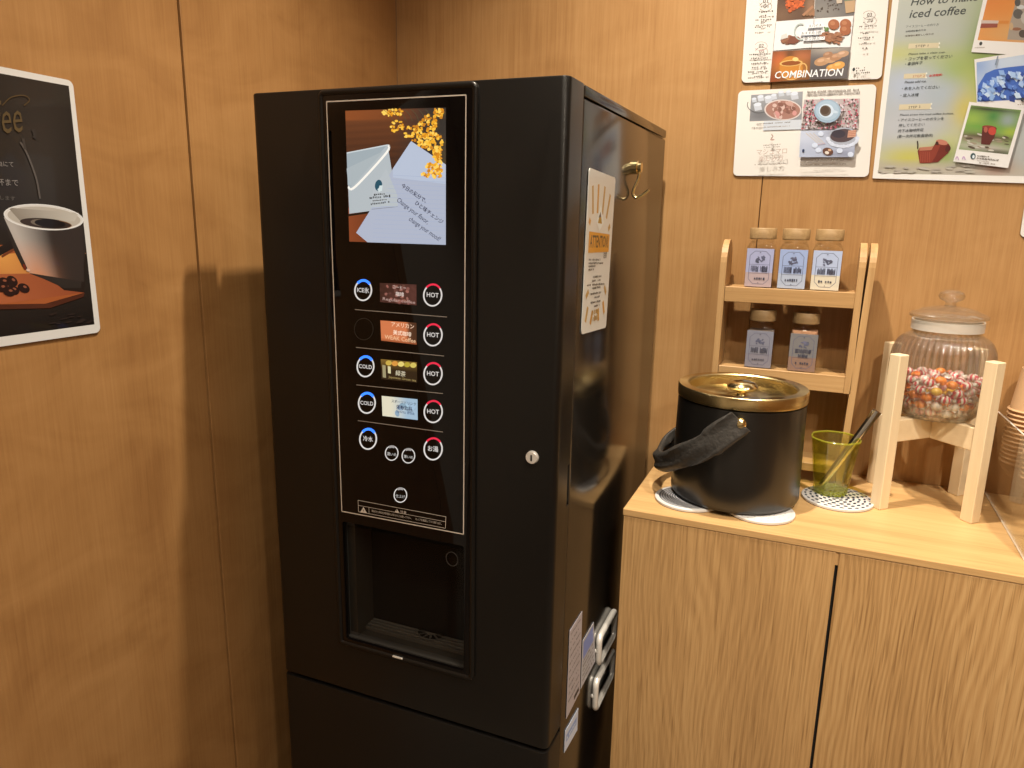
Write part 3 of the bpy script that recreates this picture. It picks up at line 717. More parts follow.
# bail handle wrapped in black leather, resting on the left
PZ = 1.0995 - BZ
kx, ky = .0115, -.1165
for sg in (1, -1):
    c = Vector((kx * sg, ky * sg, PZ)); d = Vector((kx * sg, ky * sg, 0)).normalized()
    obj('handle_pivot', tube([c - d * .002, c + d * .004, c + d * .010, c + d * .016, c + d * .0195], [.0098, .0100, .0105, .0095, .0045], 24), M['goldp'], bkt, 50, local=True)
bm = bmesh.new(); path = []
NS = 56
for i in range(NS + 1):
    t = PI * (i / NS); e = math.sin(t)
    rad = .1265 + .018 * e
    ang0 = math.atan2(ky, kx) - t
    path.append(Vector((rad * math.cos(ang0), rad * math.sin(ang0), PZ + .004 - .118 * e ** .95)))
rows = []
for i, p in enumerate(path):
    tg = (path[min(i + 1, NS)] - path[max(i - 1, 0)]).normalized(); ro = Vector((p.x, p.y, 0)).normalized()
    ro = (ro - tg * ro.dot(tg)).normalized(); wd = tg.cross(ro).normalized()
    f = i / NS; hw = .0195 + .003 * math.sin(f * 9) + (.004 if f < .12 or f > .88 else 0); th = .0066
    row = []
    for k in range(20):
        a_ = 2 * PI * k / 20; cx, cy = math.cos(a_), math.sin(a_)
        wr = 1 + .16 * math.sin(3 * a_ + f * 22) + .10 * math.sin(5 * a_ - f * 37)
        sx = math.copysign(abs(cx) ** .7, cx) * hw * (1 + .08 * math.sin(f * 31 + a_)); sy = math.copysign(abs(cy) ** .8, cy) * th * wr
        row.append(bm.verts.new(p + wd * sx + ro * (sy + .0025 * math.sin(sx * 300 + f * 14) + .002)))
    rows.append(row)
for p, q_ in zip(rows[:-1], rows[1:]):
    for k in range(20): bm.faces.new((p[k], p[(k + 1) % 20], q_[(k + 1) % 20], q_[k]))
bm.faces.new(rows[0][::-1]); bm.faces.new(rows[-1])
obj('wrapped_handle', bm, M['leather'], bkt, 60, local=True)

# ------------------------------------------------------------------ green tumbler and tongs
gl = thing('glass_tumbler', (1.0355, -.1285, CT + .0064), 'yellow green glass tumbler on the navy dashed coaster', 'glass')
def oct(a_, r, z):
    k = 8; s_ = 2 * PI / k; x = ((a_ + s_ / 2) % s_) - s_ / 2; f = math.cos(s_ / 2) / math.cos(x)
    return r * (.55 + .45 * f * 1.03)
obj('tumbler_wall', lathe([(0, 0), (.026, 0), (.0305, .002), (.0315, .006), (.0375, .055), (.0447, .1095), (.0435, .1105), (.0423, .1095), (.0352, .055), (.0292, .012), (.026, .010), (0, .010)], 64, ripple=oct), M['green'], gl, 40, local=True)
obj('rim', lathe([(.0446, .1085), (.0452, .1100), (.0440, .1118), (.0424, .1105), (.0430, .1085)], 64, closed=True, ripple=oct), M['greenbase'], gl, 40, local=True)  # lighter ring added along the lip as its painted highlight
obj('thick_base', lathe([(0, .0012), (.027, .0012), (.0285, .009), (0, .009)], 48, ripple=oct), M['greenbase'], gl, 40, local=True)
tg = thing('ice_tongs', (1.0355, -.1285, CT + .018), 'chrome ice tongs leaning in the yellow green glass', 'tongs')
p0 = Vector((-.0165, -.004, .001)); p1 = Vector((.064, .010, .156)); ax = (p1 - p0).normalized()
wn = ax.cross(Vector((0.2, 1, .1))).normalized(); sd = ax.cross(wn).normalized()
for sg in (1, -1):
    bm = bmesh.new(); prev = None; n = 40
    for i in range(n + 1):
        t = i / n; c = p0 + (p1 - p0) * t + sd * sg * (.0006 + .0052 * t ** 1.5)
        if t < .3: c += sd * sg * (.0010 * (i % 2))
        hw = .0055 + .0022 * t
        sec = [(x, .0028 * (1 - x * x)) for x in (-1, -.6, -.2, .2, .6, 1)]; sec += [(x, y + .0011) for x, y in sec[::-1]]
        row = [bm.verts.new(c + wn * (hw * x) + sd * sg * y) for x, y in sec]
        if prev:
            for k in range(12): bm.faces.new((prev[k], prev[(k + 1) % 12], row[(k + 1) % 12], row[k]))
        else: bm.faces.new(row)
        prev = row
    bm.faces.new(prev[::-1])
    obj('tong_arm', bm, M['chrome'], tg, 30, local=True)
bm = tube([p1 - ax * .006 - wn * .0082, p1 - ax * .006 + wn * .0082], .0068, 16)
obj('tong_bend', bm, M['chrome'], tg, 40, local=True)

# ------------------------------------------------------------------ spice rack and jars
RYF, RYB = -.0780, .010
rk = thing('spice_rack', (.92, -.035, CT), 'light wooden tabletop rack with rounded side boards holding spice jars', 'rack')
def sideboard(x, th, top):
    d = (RYB - RYF); r = d / 2; pts = [(RYF, CT), (RYB, CT)]
    for k in range(15): t = PI * k / 14; pts.append((RYF + r + r * math.cos(t), top - r + r * math.sin(t)))
    b = prism(pts, lambda a_, b_, e: Vector((x + e, a_, b_)), th)
    return b
for (x, nm, lo, lean) in ((.7895, 'side_board', CT, 0), (1.0405, 'side_board', 1.1140, 0), (1.0585, 'outer_side_board', CT, .0265)):
    b_ = sideboard(x, .0118, 1.4005)
    for v in b_.verts:
        v.co.z = max(v.co.z, lo); v.co.x -= lean * (1.4005 - v.co.z)
    obj(nm, b_, M['rack'], rk)
def tier(z_top, z_bot, zs):
    obj('shelf', box(.8020, 1.0405, RYF + .008, RYB - .006, zs - .008, zs, .0006, 1), M['rackx'], rk)
    obj('front_rail', box(.8020, 1.0405, RYF + .0005, RYF + .008, z_bot, z_top, .0008, 1), M['rackx'], rk)
tier(1.3090, 1.2790, 1.3075); tier(1.1475, 1.1140, 1.1455); tier(.9650, .9480, .9630)
JY = -.040
SH1, SH2 = 1.3076, 1.1456
jar_kinds = [  # x, shelf, label colours top/bottom (lower shelf's darkened for its shade), contents, printed word
    (.8628, SH1, pc(176, 172, 190), pc(192, 164, 154), (.60, .40, .30, 1), 'spice jar with a pink label, leftmost on the upper rack shelf', .117),
    (.9245, SH1, pc(164, 174, 198), pc(184, 186, 190), (.70, .66, .52, 1), 'spice jar with a pale blue label, middle of the upper rack shelf', .117),
    (.9850, SH1, pc(186, 190, 202), pc(226, 206, 170), (.74, .55, .30, 1), 'spice jar with a grey and cream label, rightmost on the upper rack shelf', .117),
    (.8768, SH2, pc(138, 132, 134), pc(138, 128, 128), (.36, .30, .27, 1), 'spice jar with a greyish label, left one on the lower rack shelf', .118),
    (.9592, SH2, pc(126, 118, 110), pc(146, 112, 90), (.55, .30, .18, 1), 'spice jar with a brown-grey label, right one on the lower rack shelf', .117)]
def rsq(hw, r, n=6):
    pts = []
    for (cx, cy, a_) in ((hw - r, hw - r, 0), (-hw + r, hw - r, 90), (-hw + r, -hw + r, 180), (hw - r, -hw + r, 270)):
        for k in range(n): t = math.radians(a_ + 90 * k / (n - 1)); pts.append((cx + r * math.cos(t), cy + r * math.sin(t)))
    return pts
def loft(secs):
    b = bmesh.new(); rows = [[b.verts.new((p[0], p[1], z)) for p in pts] for pts, z in secs]
    n = len(rows[0])
    for p, q_ in zip(rows[:-1], rows[1:]):
        for k in range(n): b.faces.new((p[k], p[(k + 1) % n], q_[(k + 1) % n], q_[k]))
    b.faces.new(rows[0][::-1]); b.faces.new(rows[-1]); return b
def circ24(r): return [(r * math.cos(math.radians(a_ * 15)), r * math.sin(math.radians(a_ * 15))) for a_ in range(24)]
for ji, (jx, jz, ct, cb, cc, lab, jh) in enumerate(jar_kinds):
    j = thing('spice_jar', (jx, JY, jz), lab, 'jar', 'spice jars on the wooden rack')
    hw = .0268
    obj('glass_body', loft([(rsq(hw - .002, .006), 0), (rsq(hw, .007), .002), (rsq(hw, .007), .080), (rsq(hw - .003, .012), .087), (rsq(.0215, .0214), .091), (rsq(.0215, .0214), .0954)]), M['jarglass'], j, 40, local=True)
    obj('ground_spice', loft([(rsq(hw - .004, .006), .002), (rsq(hw - .003, .007), .004), (rsq(hw - .003, .007), .076 if ji != 4 else .082)]), plain('spice_%d' % ji, cc, .9, bump=.8, bscale=400), j, 40, local=True)
    obj('wooden_lid', lathe([(0, .0955), (.0242, .0955), (.0256, .097), (.0256, jh - .0015), (.0244, jh), (0, jh)], 40), M['acacia'], j, 40, local=True)
    a_ = Art(lambda u, v: Vector((u, -hw - .0004, v)), (0, -1, 0))
    lw, l0, l1 = .0252, .003, .0775
    a_.slab([(-lw, l1), (lw, l1), (lw, l0), (-lw, l0)], .0003, ct)
    a_.poly([(-lw, .031), (lw, .031), (lw, l0), (-lw, l0)], cb)
    dk = pc(60, 58, 70); dk2 = pc(96, 94, 108)
    oct_ = [(-.019, .064), (-.010, .0725), (.010, .0725), (.019, .064), (.019, .018), (.010, .0085), (-.010, .0085), (-.019, .018)]
    for p, q_ in zip(oct_, oct_[1:] + oct_[:1]): a_.line(p, q_, .0008, dk2)
    a_.line((-.019, .0465), (.019, .0465), .0005, dk2); a_.line((-.019, .0295), (.019, .0295), .0005, dk2)
    for k in range(12): a_.ell(R.uniform(-.006, .008), .0555 + R.uniform(-.005, .006), R.uniform(.002, .004), R.uniform(.0010, .0026), rc(dk2, .3), R.uniform(0, 180), 10)
    for (x0_, x1_, y_, h_, n_) in (((-.0155, -.001, .0325, .0115, 9), (.002, .0165, .0325, .0115, 9)) if ji != 4 else ((-.014, .016, .039, .008, 14), (-.008, .010, .0305, .0065, 8))):
        for k in range(n_):
            xa = x0_ + (x1_ - x0_) * k / n_; wd_ = (x1_ - x0_) / n_ * R.uniform(.5, .85); ya = y_ + h_ * R.choice((0, 0, 0, .15)); yb_ = y_ + h_ * R.choice((1, 1, 1, .8))
            a_.poly([(xa, ya), (xa + wd_, ya), (xa + wd_, yb_), (xa, yb_)], dk)
    a_.greek((-.012, .0165), (.013, .0165), .005, dk, 6); a_.ell(0, .0108, .0009, .0009, dk, 0, 8); a_.ell(0, .0702, .0012, .0009, dk, 0, 8)
    a_.build('paper_label', M['print'], j, local=True)

# ------------------------------------------------------------------ candy jar on its pine stand
SX, SY, SH = 1.1935, -.083, .146 / 2
st = thing('jar_stand', (SX, SY, CT), 'pale pine four-legged stand under the ribbed candy jar', 'stand')
ds = 1 / math.sqrt(2)
def rotbox(cx, cy, z0, z1, hl, hw_, ang):
    b = box(-hl, hl, -hw_, hw_, z0, z1, .0012, 1); bmesh.ops.rotate(b, verts=b.verts, matrix=Matrix.Rotation(ang, 3, 'Z')); bmesh.ops.translate(b, verts=b.verts, vec=(cx, cy, 0)); return b
for sx in (-1, 1):
    for sy in (-1, 1):
        obj('leg', rotbox(SX + sx * SH, SY + sy * SH, CT, 1.2115, .0112, .0112, PI / 4), M['pine'], st)
dl = SH * math.sqrt(2) - .0112
M['pinex'] = wood('pale_pine_lengthwise', (.64, .50, .31, 1), (.73, .59, .39, 1), (.80, .67, .46, 1), 'X', 12, 3, 90, .5, seed=2.4)
obj('cross_bar', rotbox(SX, SY, 1.0500, 1.0915, dl, .0095, PI / 4), M['pinex'], st)
for sg in (1, -1):
    cx, cy = SX - sg * (dl + .0095) / 2 * ds, SY + sg * (dl + .0095) / 2 * ds
    obj('cross_bar', rotbox(cx, cy, 1.0500, 1.0915, (dl - .0095) / 2, .0095, -PI / 4), M['pinex'], st)
JB = 1.0917
cj = thing('candy_jar', (SX + .004, SY, JB), 'ribbed clear glass candy jar with knobbed lid on the pine stand', 'jar')
prof = [(0, .0), (.054, .0), (.060, .002), (.066, .008), (.074, .022), (.0815, .045), (.085, .075), (.0852, .100), (.0825, .122), (.076, .138), (.067, .148), (.0585, .153), (.0560, .157), (.0560, .176)]
def ribs(a_, r, z):
    k = max(0, min(1, (z - .004) / .02)) * max(0, min(1, (.150 - z) / .012)); return r * (1 + .036 * k * (abs(math.sin(a_ * 21)) - .6))
sm = [(p.x, p.z) for p in catmull([(r_, 0, z_) for r_, z_ in prof], 4)]
inner = [(max(0, r_ - .003), z_ + .004 if z_ < .003 else z_) for r_, z_ in sm[::-1]]
obj('ribbed_glass', lathe(sm + [(.0545, .1765)] + inner, 420, ripple=ribs), M['glass'], cj, 60, local=True)
ld = obj('glass_lid', lathe([(0, .179), (.050, .179), (.058, .180), (.0635, .183), (.0635, .187), (.060, .190), (.050, .193), (.044, .197), (.030, .200), (.014, .203), (0, .203)], 96), M['glass'], cj, 35, local=True)
obj('lid_knob', lathe([(0, .203), (.010, .203), (.008, .208), (.010, .211), (.019, .215), (.0215, .221), (.019, .227), (.010, .231), (0, .232)], 48), M['glass'], ld, 60, local=True)
obj('seal_ring', lathe([(.0562, .160), (.0585, .160), (.0585, .177), (.0562, .177)], 64, closed=True), M['gasket'], cj, 40, local=True)
# wrapped candies
def candy_mesh(name, cols):
    bm = bmesh.new(); bmesh.ops.create_uvsphere(bm, u_segments=14, v_segments=10, radius=1)
    bmesh.ops.scale(bm, verts=bm.verts, vec=(.0098, .0082, .0075))
    nb = len(bm.faces)
    for sg in (1, -1):
        c = bm.verts.new((sg * .0088, 0, 0)); ring = []
        for k in range(10):
            t = 2 * PI * k / 10; rr = .0062 if k % 2 else .0048; ring.append(bm.verts.new((sg * (.0150 + (.001 if k % 2 else 0)), rr * math.cos(t), rr * .7 * math.sin(t))))
        for k in range(10): bm.faces.new((c, ring[k], ring[(k + 1) % 10]))
    bmesh.ops.recalc_face_normals(bm, faces=bm.faces); bm.faces.ensure_lookup_table()
    for i, f in enumerate(bm.faces):
        cen = f.calc_center_median(); f.material_index = 1 if (int(math.floor((cen.x + .02) / .0033)) % 2 and len(cols) > 1) else 0
    me = bpy.data.meshes.new(name); bm.to_mesh(me); bm.free()
    for c in cols: me.materials.append(c)
    shade(me, 60); return me
def film(n, c): return plain(n, c, .3, coat=.5)
cw, cr_, co_, cy_, cp_ = film('white_wrapper', (.82, .78, .74, 1)), film('red_wrapper', (.62, .06, .10, 1)), film('orange_wrapper', (.85, .27, .05, 1)), film('yellow_wrapper', (.88, .56, .10, 1)), film('pink_wrapper', (.80, .42, .42, 1))
kinds = [('red and white striped wrapped candy in the ribbed glass jar', [cw, cr_]), ('orange wrapped candy in the ribbed glass jar', [co_]), ('yellow wrapped candy in the ribbed glass jar', [cy_]), ('pink and white wrapped candy in the ribbed glass jar', [cp_, cw]), ('plain white wrapped candy in the ribbed glass jar', [cw])]
meshes = [candy_mesh('candy', c) for _, c in kinds]
ci = 0
for lay in range(5):
    z = JB + .0145 + lay * .0142; zz = z - JB
    rin = (.052, .061, .067, .070, .0715, .072)[lay]; lim = rin - .006
    for rr, n in ((lim, 13 if lay else 10), (lim * .60, 8), (lim * .22, 3)):
        if lay == 5 and R.random() < .3 and rr > .05: n = 8
        for k in range(n):
            t = 2 * PI * (k + .5 * (lay % 2) + R.uniform(-.12, .12)) / n
            x, y = cj.location.x + rr * math.cos(t), cj.location.y + rr * math.sin(t)
            fx = math.cos(t + PI / 2 + .3)
            kd = R.choices(range(5), (34, 13, 6, 27, 20))[0]
            if y < SY - .03 and -.045 < x - SX < -.01 and lay in (1, 2): kd = 1
            if y < SY - .03 and abs(x - SX - .008) < .016 and lay in (3, 4): kd = 2 if lay == 3 else 1
            o = bpy.data.objects.new('wrapped_candy', meshes[kd]); COL.objects.link(o)
            tl = .12 if rr > .05 else .5
            o.location = (x, y, z + R.uniform(-.0010, .0010)); o.rotation_euler = (R.uniform(-.5, .5), R.uniform(-tl, tl), t + PI / 2 + R.uniform(-.2, .2))
            meta(o, kinds[kd][0], 'candy', 'wrapped candies in the glass jar'); ci += 1

# ------------------------------------------------------------------ paper cups in a clear acrylic organiser
AX0, AX1, AYF, AYB = 1.318, 1.425, -.304, .020
og = thing('cup_organizer', ((AX0 + AX1) / 2, -.14, CT), 'clear acrylic cup organiser at the right edge of the worktop', 'organiser')
obj('side_panel', prism([(AYF, CT), (AYB, CT), (AYB, 1.087), (-.184, 1.095), (AYF, 1.095)], lambda a_, b_, e: Vector((AX0 + e, a_, b_)), .003), M['acrylic'], og)
obj('raised_shelf', box(AX0 + .003, AX1, -.190, AYB, 1.0010, 1.0040), M['acrylic'], og)
obj('riser', box(AX0 + .003, AX1, -.1935, -.1905, CT, 1.0040), M['acrylic'], og)
obj('base_plate', box(AX0 + .003, AX1, AYF, -.1940, CT, CT + .003), M['acrylic'], og)
bm = bmesh.new()
tube([(AX0 + .0015, AYF, CT + .0018), (AX0 + .0015, AYB, CT + .0018)], .0016, 6, bm=bm); tube([(AX0 + .0015, AYB, 1.087), (AX0 + .0015, -.184, 1.095), (AX0 + .0015, AYF, 1.095)], .0016, 6, bm=bm)
obj('polished_edge', bm, plain('polished_acrylic_edge', (.80, .76, .70, 1), .1), og)
CR, CH = .0375, .080
cup_me = None
def cup(x, y, z, label):
    global cup_me
    if cup_me is None:
        o = obj('paper_cup', lathe([(.0262, CH - .004), (.0262, CH), (.0275, CH), (CR - .0015, .004), (CR + .0012, .0035), (CR + .0022, .0018), (CR + .0012, 0), (CR - .0012, .0003), (CR - .0030, .004), (.0258, CH - .004)], 48), M['kraft'], None, 50, local=True)
        b2 = bmesh.new(); b2.from_mesh(o.data); lathe([(0, CH - .0045), (.0262, CH - .0045), (.0262, CH - .0035), (0, CH - .0035)], 48, bm=b2); b2.to_mesh(o.data); b2.free(); shade(o.data, 50)
        cup_me = o.data
    else:
        o = bpy.data.objects.new('paper_cup', cup_me); COL.objects.link(o)
    o.location = (x, y, z); meta(o, label, 'cup', 'upturned kraft paper cups in the acrylic organiser')
NA = 13
for k in range(NA): cup(1.3625, -.026, 1.0046 + k * .0083, 'kraft paper cup at the top of the taller upturned stack by the wall' if k == NA - 1 else 'kraft paper cup nested in the taller upturned stack by the wall')
NB = 6
for k in range(NB): cup(1.376, -.118, 1.0046 + k * .0083, 'kraft paper cup at the top of the shorter stack nearest the front' if k == NB - 1 else 'kraft paper cup nested in the shorter stack nearest the front')

# ------------------------------------------------------------------ posters
def back(u, v): return at(u, v, 1, YW)
CREAM = pc(243, 228, 205)
# --- COMBINATION card
c = Art(back, (0, -1, 0), .0015); TLc, BLc, BRc = (750.0, -50), (741.6, 83), (881.3, 79.2)
TRc = (893.5, -55)
c.slab([TLc, TRc, BRc, BLc], .0016, CREAM, .009, pc(220, 205, 180))
def cp(x, y): return (740 + x / 6.827, y / 6.827)
def cpoly(pts, col): c.poly([cp(*p) for p in pts], col)
DK = pc(104, 92, 80); MD = pc(150, 134, 118)
c.grid([cp(268, -200), cp(520, -220), cp(505, 128), cp(248, 148)], 12, 14, blobs(pc(96, 66, 48), [(.5, .45, .35, .25, pc(60, 40, 30)), (.1, .9, .4, .2, pc(120, 86, 60)), (.9, .75, .15, .25, pc(150, 110, 78))]))
for k in range(50): c.ell(*cp(R.gauss(375, 34), R.gauss(20, 24)), R.uniform(1.2, 2.6), R.uniform(.9, 1.8), rc(pc(205, 92, 40), .3), R.uniform(0, 180), 8)
for k in range(4): c.line(cp(430 + 22 * k, 110), cp(500 + 6 * k, 46 + 16 * k), .005, rc(pc(160, 112, 76), .2))
c.grid([cp(522, -220), cp(800, -240), cp(778, 110), cp(508, 128)], 12, 14, blobs(pc(112, 104, 96), [(.2, .9, .5, .3, pc(140, 130, 116)), (.7, .5, .3, .2, pc(92, 84, 76))]))
for k in range(30): c.ell(*cp(R.uniform(530, 700), R.uniform(0, 90)), R.uniform(.5, 1.2), R.uniform(.4, .9), rc(pc(80, 62, 50), .3), 0, 7)
cpoly([(710, -20), (790, -28), (780, 85), (722, 95)], pc(196, 156, 112)); cpoly([(712, -10), (790, -18), (788, 6), (713, 14)], pc(120, 130, 96)); cpoly([(655, -20), (700, -24), (695, 26), (660, 28)], pc(205, 180, 150))
cpoly([(248, 152), (505, 132), (487, 328), (228, 350)], pc(238, 228, 212)); cpoly([(510, 130), (775, 112), (755, 325), (490, 330)], pc(240, 230, 214))
for p, q_ in (((248, 150), (776, 111)), ((506, 130), (487, 340)), ((226, 354), (755, 327)), ((246, 150), (205, 566)), ((776, 111), (730, 540))): c.line(cp(*p), cp(*q_), .0007, MD)
for k in range(46): c.ell(*cp(R.gauss(340, 34), R.gauss(282, 12)), R.uniform(1.5, 3.2), R.uniform(.9, 1.8), rc(pc(150, 96, 66), .3), R.uniform(-20, 20), 8)
cpoly([(285, 245), (318, 232), (330, 262), (275, 276)], pc(216, 206, 186)); cpoly([(345, 250), (400, 255), (420, 275), (375, 305), (320, 300)], pc(128, 72, 50))
c.ring(*cp(418, 222), 7.2, 8.5, 1.4, pc(186, 190, 172), 60, 290)
for (x, y) in ((640, 172), (720, 170), (718, 210)): c.ell(*cp(x, y), 5.7, 5.2, pc(168, 98, 60), 0, 20); c.ell(*cp(x - 8, y - 8), 2.6, 2.2, pc(190, 122, 80), 0, 14)
for k in range(60): c.ell(*cp(R.gauss(630, 42), R.gauss(262, 18)), R.uniform(1.6, 3.4), R.uniform(1, 2), rc(pc(164, 108, 74), .18), R.uniform(-20, 20), 8)
for k in range(5): c.ell(*cp(R.uniform(572, 600), R.uniform(196, 218)), 1.6, 1.0, pc(96, 124, 60), R.uniform(0, 90), 8)
for (x0_, y0_, x1_, st_) in ((468, 194, 556, 'スパイス'), (420, 243, 552, 'おすすめ 3選'), (438, 280, 572, '香り際立つ')):
    cpoly([(x0_ - 6, y0_ + 6), (x1_ + 6, y0_ - 2), (x1_ + 8, y0_ - 26), (x0_ - 4, y0_ - 18)], pc(244, 236, 220)); c.text(st_, cp(x0_, y0_), cp(x1_, y0_ - 8), pc(50, 44, 40))
c.grid([cp(226, 358), cp(486, 344), cp(474, 548), cp(206, 566)], 14, 12, blobs(pc(120, 74, 40), [(.2, .3, .25, .3, pc(196, 96, 50)), (.8, .2, .3, .2, pc(176, 100, 60)), (.45, .15, .1, .2, pc(90, 56, 34)), (.5, .6, .35, .3, pc(214, 132, 40)), (.1, .9, .2, .2, pc(150, 70, 30))]))
c.ell(*cp(350, 470), 11.5, 12, pc(206, 130, 46), 0, 26); c.ell(*cp(350, 436), 11.5, 3.2, pc(226, 176, 96), -4, 26); c.ell(*cp(350, 437), 9.6, 2.3, pc(150, 78, 28), -4, 26); c.ring(*cp(432, 470), 4.2, 5.2, 1.3, pc(224, 170, 96)); c.ell(*cp(380, 410), 3, 2, pc(248, 204, 120))
c.ring(*cp(350, 470), 11.5, 12, .7, pc(232, 184, 110), 20, 160)
c.grid([cp(486, 344), cp(752, 328), cp(730, 540), cp(474, 548)], 12, 10, blobs(pc(104, 94, 88), [(.5, 0, .6, .2, pc(176, 160, 140)), (.2, .8, .4, .3, pc(84, 74, 70))]))
for (x, y, rx, ry, col) in ((560, 425, 8, 4.2, (190, 140, 96)), (620, 405, 7, 4.4, (200, 152, 108)), (655, 395, 6.5, 3.6, (182, 130, 90)), (700, 375, 6.5, 3.2, (196, 150, 112)), (600, 380, 5, 3, (170, 122, 86)), (630, 465, 6.2, 3.4, (214, 150, 70)), (672, 452, 6.5, 3.8, (226, 160, 78))):
    c.ell(*cp(x, y), rx, ry, pc(*col), -14, 18); c.ell(*cp(x - 6, y - 7), rx * .5, ry * .4, pc(*[min(250, v_ + 26) for v_ in col]), -14, 12)
c.text('COMBINATION', cp(238, 541), cp(702, 521), pc(250, 242, 226), .0135, .12, .012)
def num(x, y, st_, col):
    c.text(st_, cp(x - 16, y + 10), cp(x + 18, y + 8), DK, None, bold=.02); c.ring(*cp(x, y), 6.4, 4.6, .5, col, 200, 520, rot=-4)
num(174, 18, '01', MD); num(146, 322, '02', pc(206, 150, 140)); num(880, 112, '03', MD)
for (x0_, x1_, y_) in ((144, 190, 62), (118, 230, 96), (142, 186, 124), (108, 218, 152), (144, 178, 172), (104, 212, 200), (66, 214, 386), (78, 196, 412), (80, 186, 446), (84, 180, 474), (56, 200, 504), (100, 156, 536),
                      (840, 906, 168), (812, 934, 196), (836, 882, 244), (804, 914, 274), (836, 866, 310), (822, 880, 346), (792, 858, 480), (790, 870, 496), (790, 888, 512)):
    c.greek(cp(x0_, y_), cp(x1_, y_ - 6), .0034, DK)
c.ell(*cp(776, 480), 1.3, 1.9, pc(40, 46, 46), 20, 14)
meta(c.build('combination_card', M['gloss_print']), 'cream wall card of spice photos reading COMBINATION, above the marshmallow card', 'poster')
# --- marshmallow card
c = Art(back, (0, -1, 0), .0015)
c.slab([(738.6, 91.2), (876.6, 84.4), (868.4, 177), (733.2, 175.8)], .0018, CREAM, .009, pc(220, 205, 180))
def mp_(x, y): return (730 + x / 6.827, 80 + y / 6.827)
def fq(*p): return [mp_(*k) for k in p]
c.grid(fq((146, 104), (498, 80), (490, 272), (134, 284)), 16, 12, blobs(pc(150, 146, 140), [(.2, .8, .25, .2, pc(120, 116, 112)), (.6, .1, .4, .2, pc(176, 172, 166))]))
for (x, y, s_) in ((190, 186, 30), (210, 128, 24), (262, 136, 28), (300, 118, 22), (350, 96, 22), (440, 112, 30), (400, 92, 20), (166, 140, 18)):
    c.poly([mp_(x - s_, y - s_ * .6), mp_(x + s_ * .7, y - s_ * .9), mp_(x + s_, y + s_ * .6), mp_(x - s_ * .6, y + s_ * .9)], rc(pc(206, 204, 200), .05)); c.ell(*mp_(x, y - s_ * .6), s_ / 8, s_ / 16, pc(226, 224, 220), -8, 14)
c.ring(*mp_(200, 170), 12, 8.4, .6, pc(96, 92, 88), 60, 200)
c.ell(*mp_(362, 206), 18.6, 10.4, pc(226, 206, 190), 2, 36); c.ell(*mp_(362, 206), 17.2, 9.3, pc(172, 122, 102), 2, 36)
for k in range(34):
    t, rr = R.uniform(0, 2 * PI), math.sqrt(R.random()) * .85; c.ell(*mp_(362 + 112 * rr * math.cos(t), 206 + 60 * rr * math.sin(t)), R.uniform(1.6, 3.4), R.uniform(1.2, 2.4), R.choice([pc(206, 160, 140), pc(222, 184, 164), pc(160, 108, 88), pc(216, 150, 136), pc(140, 92, 76)]), R.uniform(0, 90), 10)
c.poly(fq((232, 284), (490, 272), (486, 338), (228, 346)), pc(212, 210, 204))
c.greek(mp_(184, 306), mp_(420, 294), .0024, DK, 40); c.greek(mp_(150, 332), mp_(410, 320), .0024, MD, 44)
for (x, y) in ((0, 0),):
    c.greek(mp_(520, 92), mp_(880, 76), .0042, MD, 46); c.greek(mp_(516, 112), mp_(888, 96), .0042, MD, 46)
FQ = fq((506, 136), (886, 128), (876, 336), (488, 340))
c.grid(FQ, 8, 6, lambda a_, b_: pc(196, 176, 164))
for k in range(330):
    p = inquad(FQ, R.uniform(.01, .99), R.uniform(.02, .98)); c.ell(p[0], p[1], R.uniform(.5, 1.4), R.uniform(.5, 1.2), R.choice([pc(196, 90, 96), pc(214, 130, 136), pc(120, 96, 84), pc(226, 212, 204), pc(110, 112, 90), pc(176, 70, 84), pc(232, 196, 190), pc(86, 70, 60)]), R.uniform(0, 180), 6)
c.ell(*mp_(665, 218), 13.2, 11.6, pc(160, 178, 186), 0, 40); c.ell(*mp_(665, 214), 11.4, 9.8, pc(176, 192, 198), 0, 36); c.ell(*mp_(658, 216), 7.4, 6.8, pc(214, 220, 220), 0, 32); c.ell(*mp_(652, 216), 5.6, 5.4, pc(108, 92, 78), 0, 30); c.ell(*mp_(648, 212), 4.2, 4.0, pc(84, 64, 50), 0, 26); c.ell(*mp_(712, 222), 3.6, 1.4, pc(206, 214, 214), 10, 14)
SQ2 = fq((484, 352), (864, 344), (844, 530), (474, 530))
c.grid(SQ2, 14, 10, blobs(pc(186, 188, 196), [(.1, .2, .3, .3, pc(206, 206, 210)), (.8, .9, .3, .2, pc(150, 150, 160)), (.85, .1, .3, .2, pc(110, 90, 86))]))
for k in range(3): c.line(mp_(520 + 24 * k, 368), mp_(600 + 20 * k, 434), .0016, pc(206, 190, 170))
c.ell(*mp_(768, 392), 14.5, 9.2, pc(176, 176, 178), -6, 32); c.ell(*mp_(768, 384), 12.4, 6.6, pc(84, 66, 66), -6, 32); c.ell(*mp_(740, 372), 7, 4, pc(60, 52, 60), 0, 20); c.poly(fq((806, 350), (862, 345), (856, 392), (800, 398)), pc(214, 156, 124))
for k in range(3): c.line(mp_(806, 362 + 12 * k), mp_(858, 357 + 12 * k), .0010, pc(176, 112, 84))
for k in range(22): t = PI * k / 21; c.ell(*mp_(768 + 100 * math.cos(t), 402 + 56 * math.sin(t)), R.uniform(1.4, 2.4), R.uniform(1.2, 2), rc(pc(220, 220, 222), .06), 0, 10)
for (x, y) in ((580, 450), (604, 482), (748, 486), (822, 512), (620, 372)): c.ell(*mp_(x, y), 3, 2.6, pc(218, 220, 224), 0, 14)
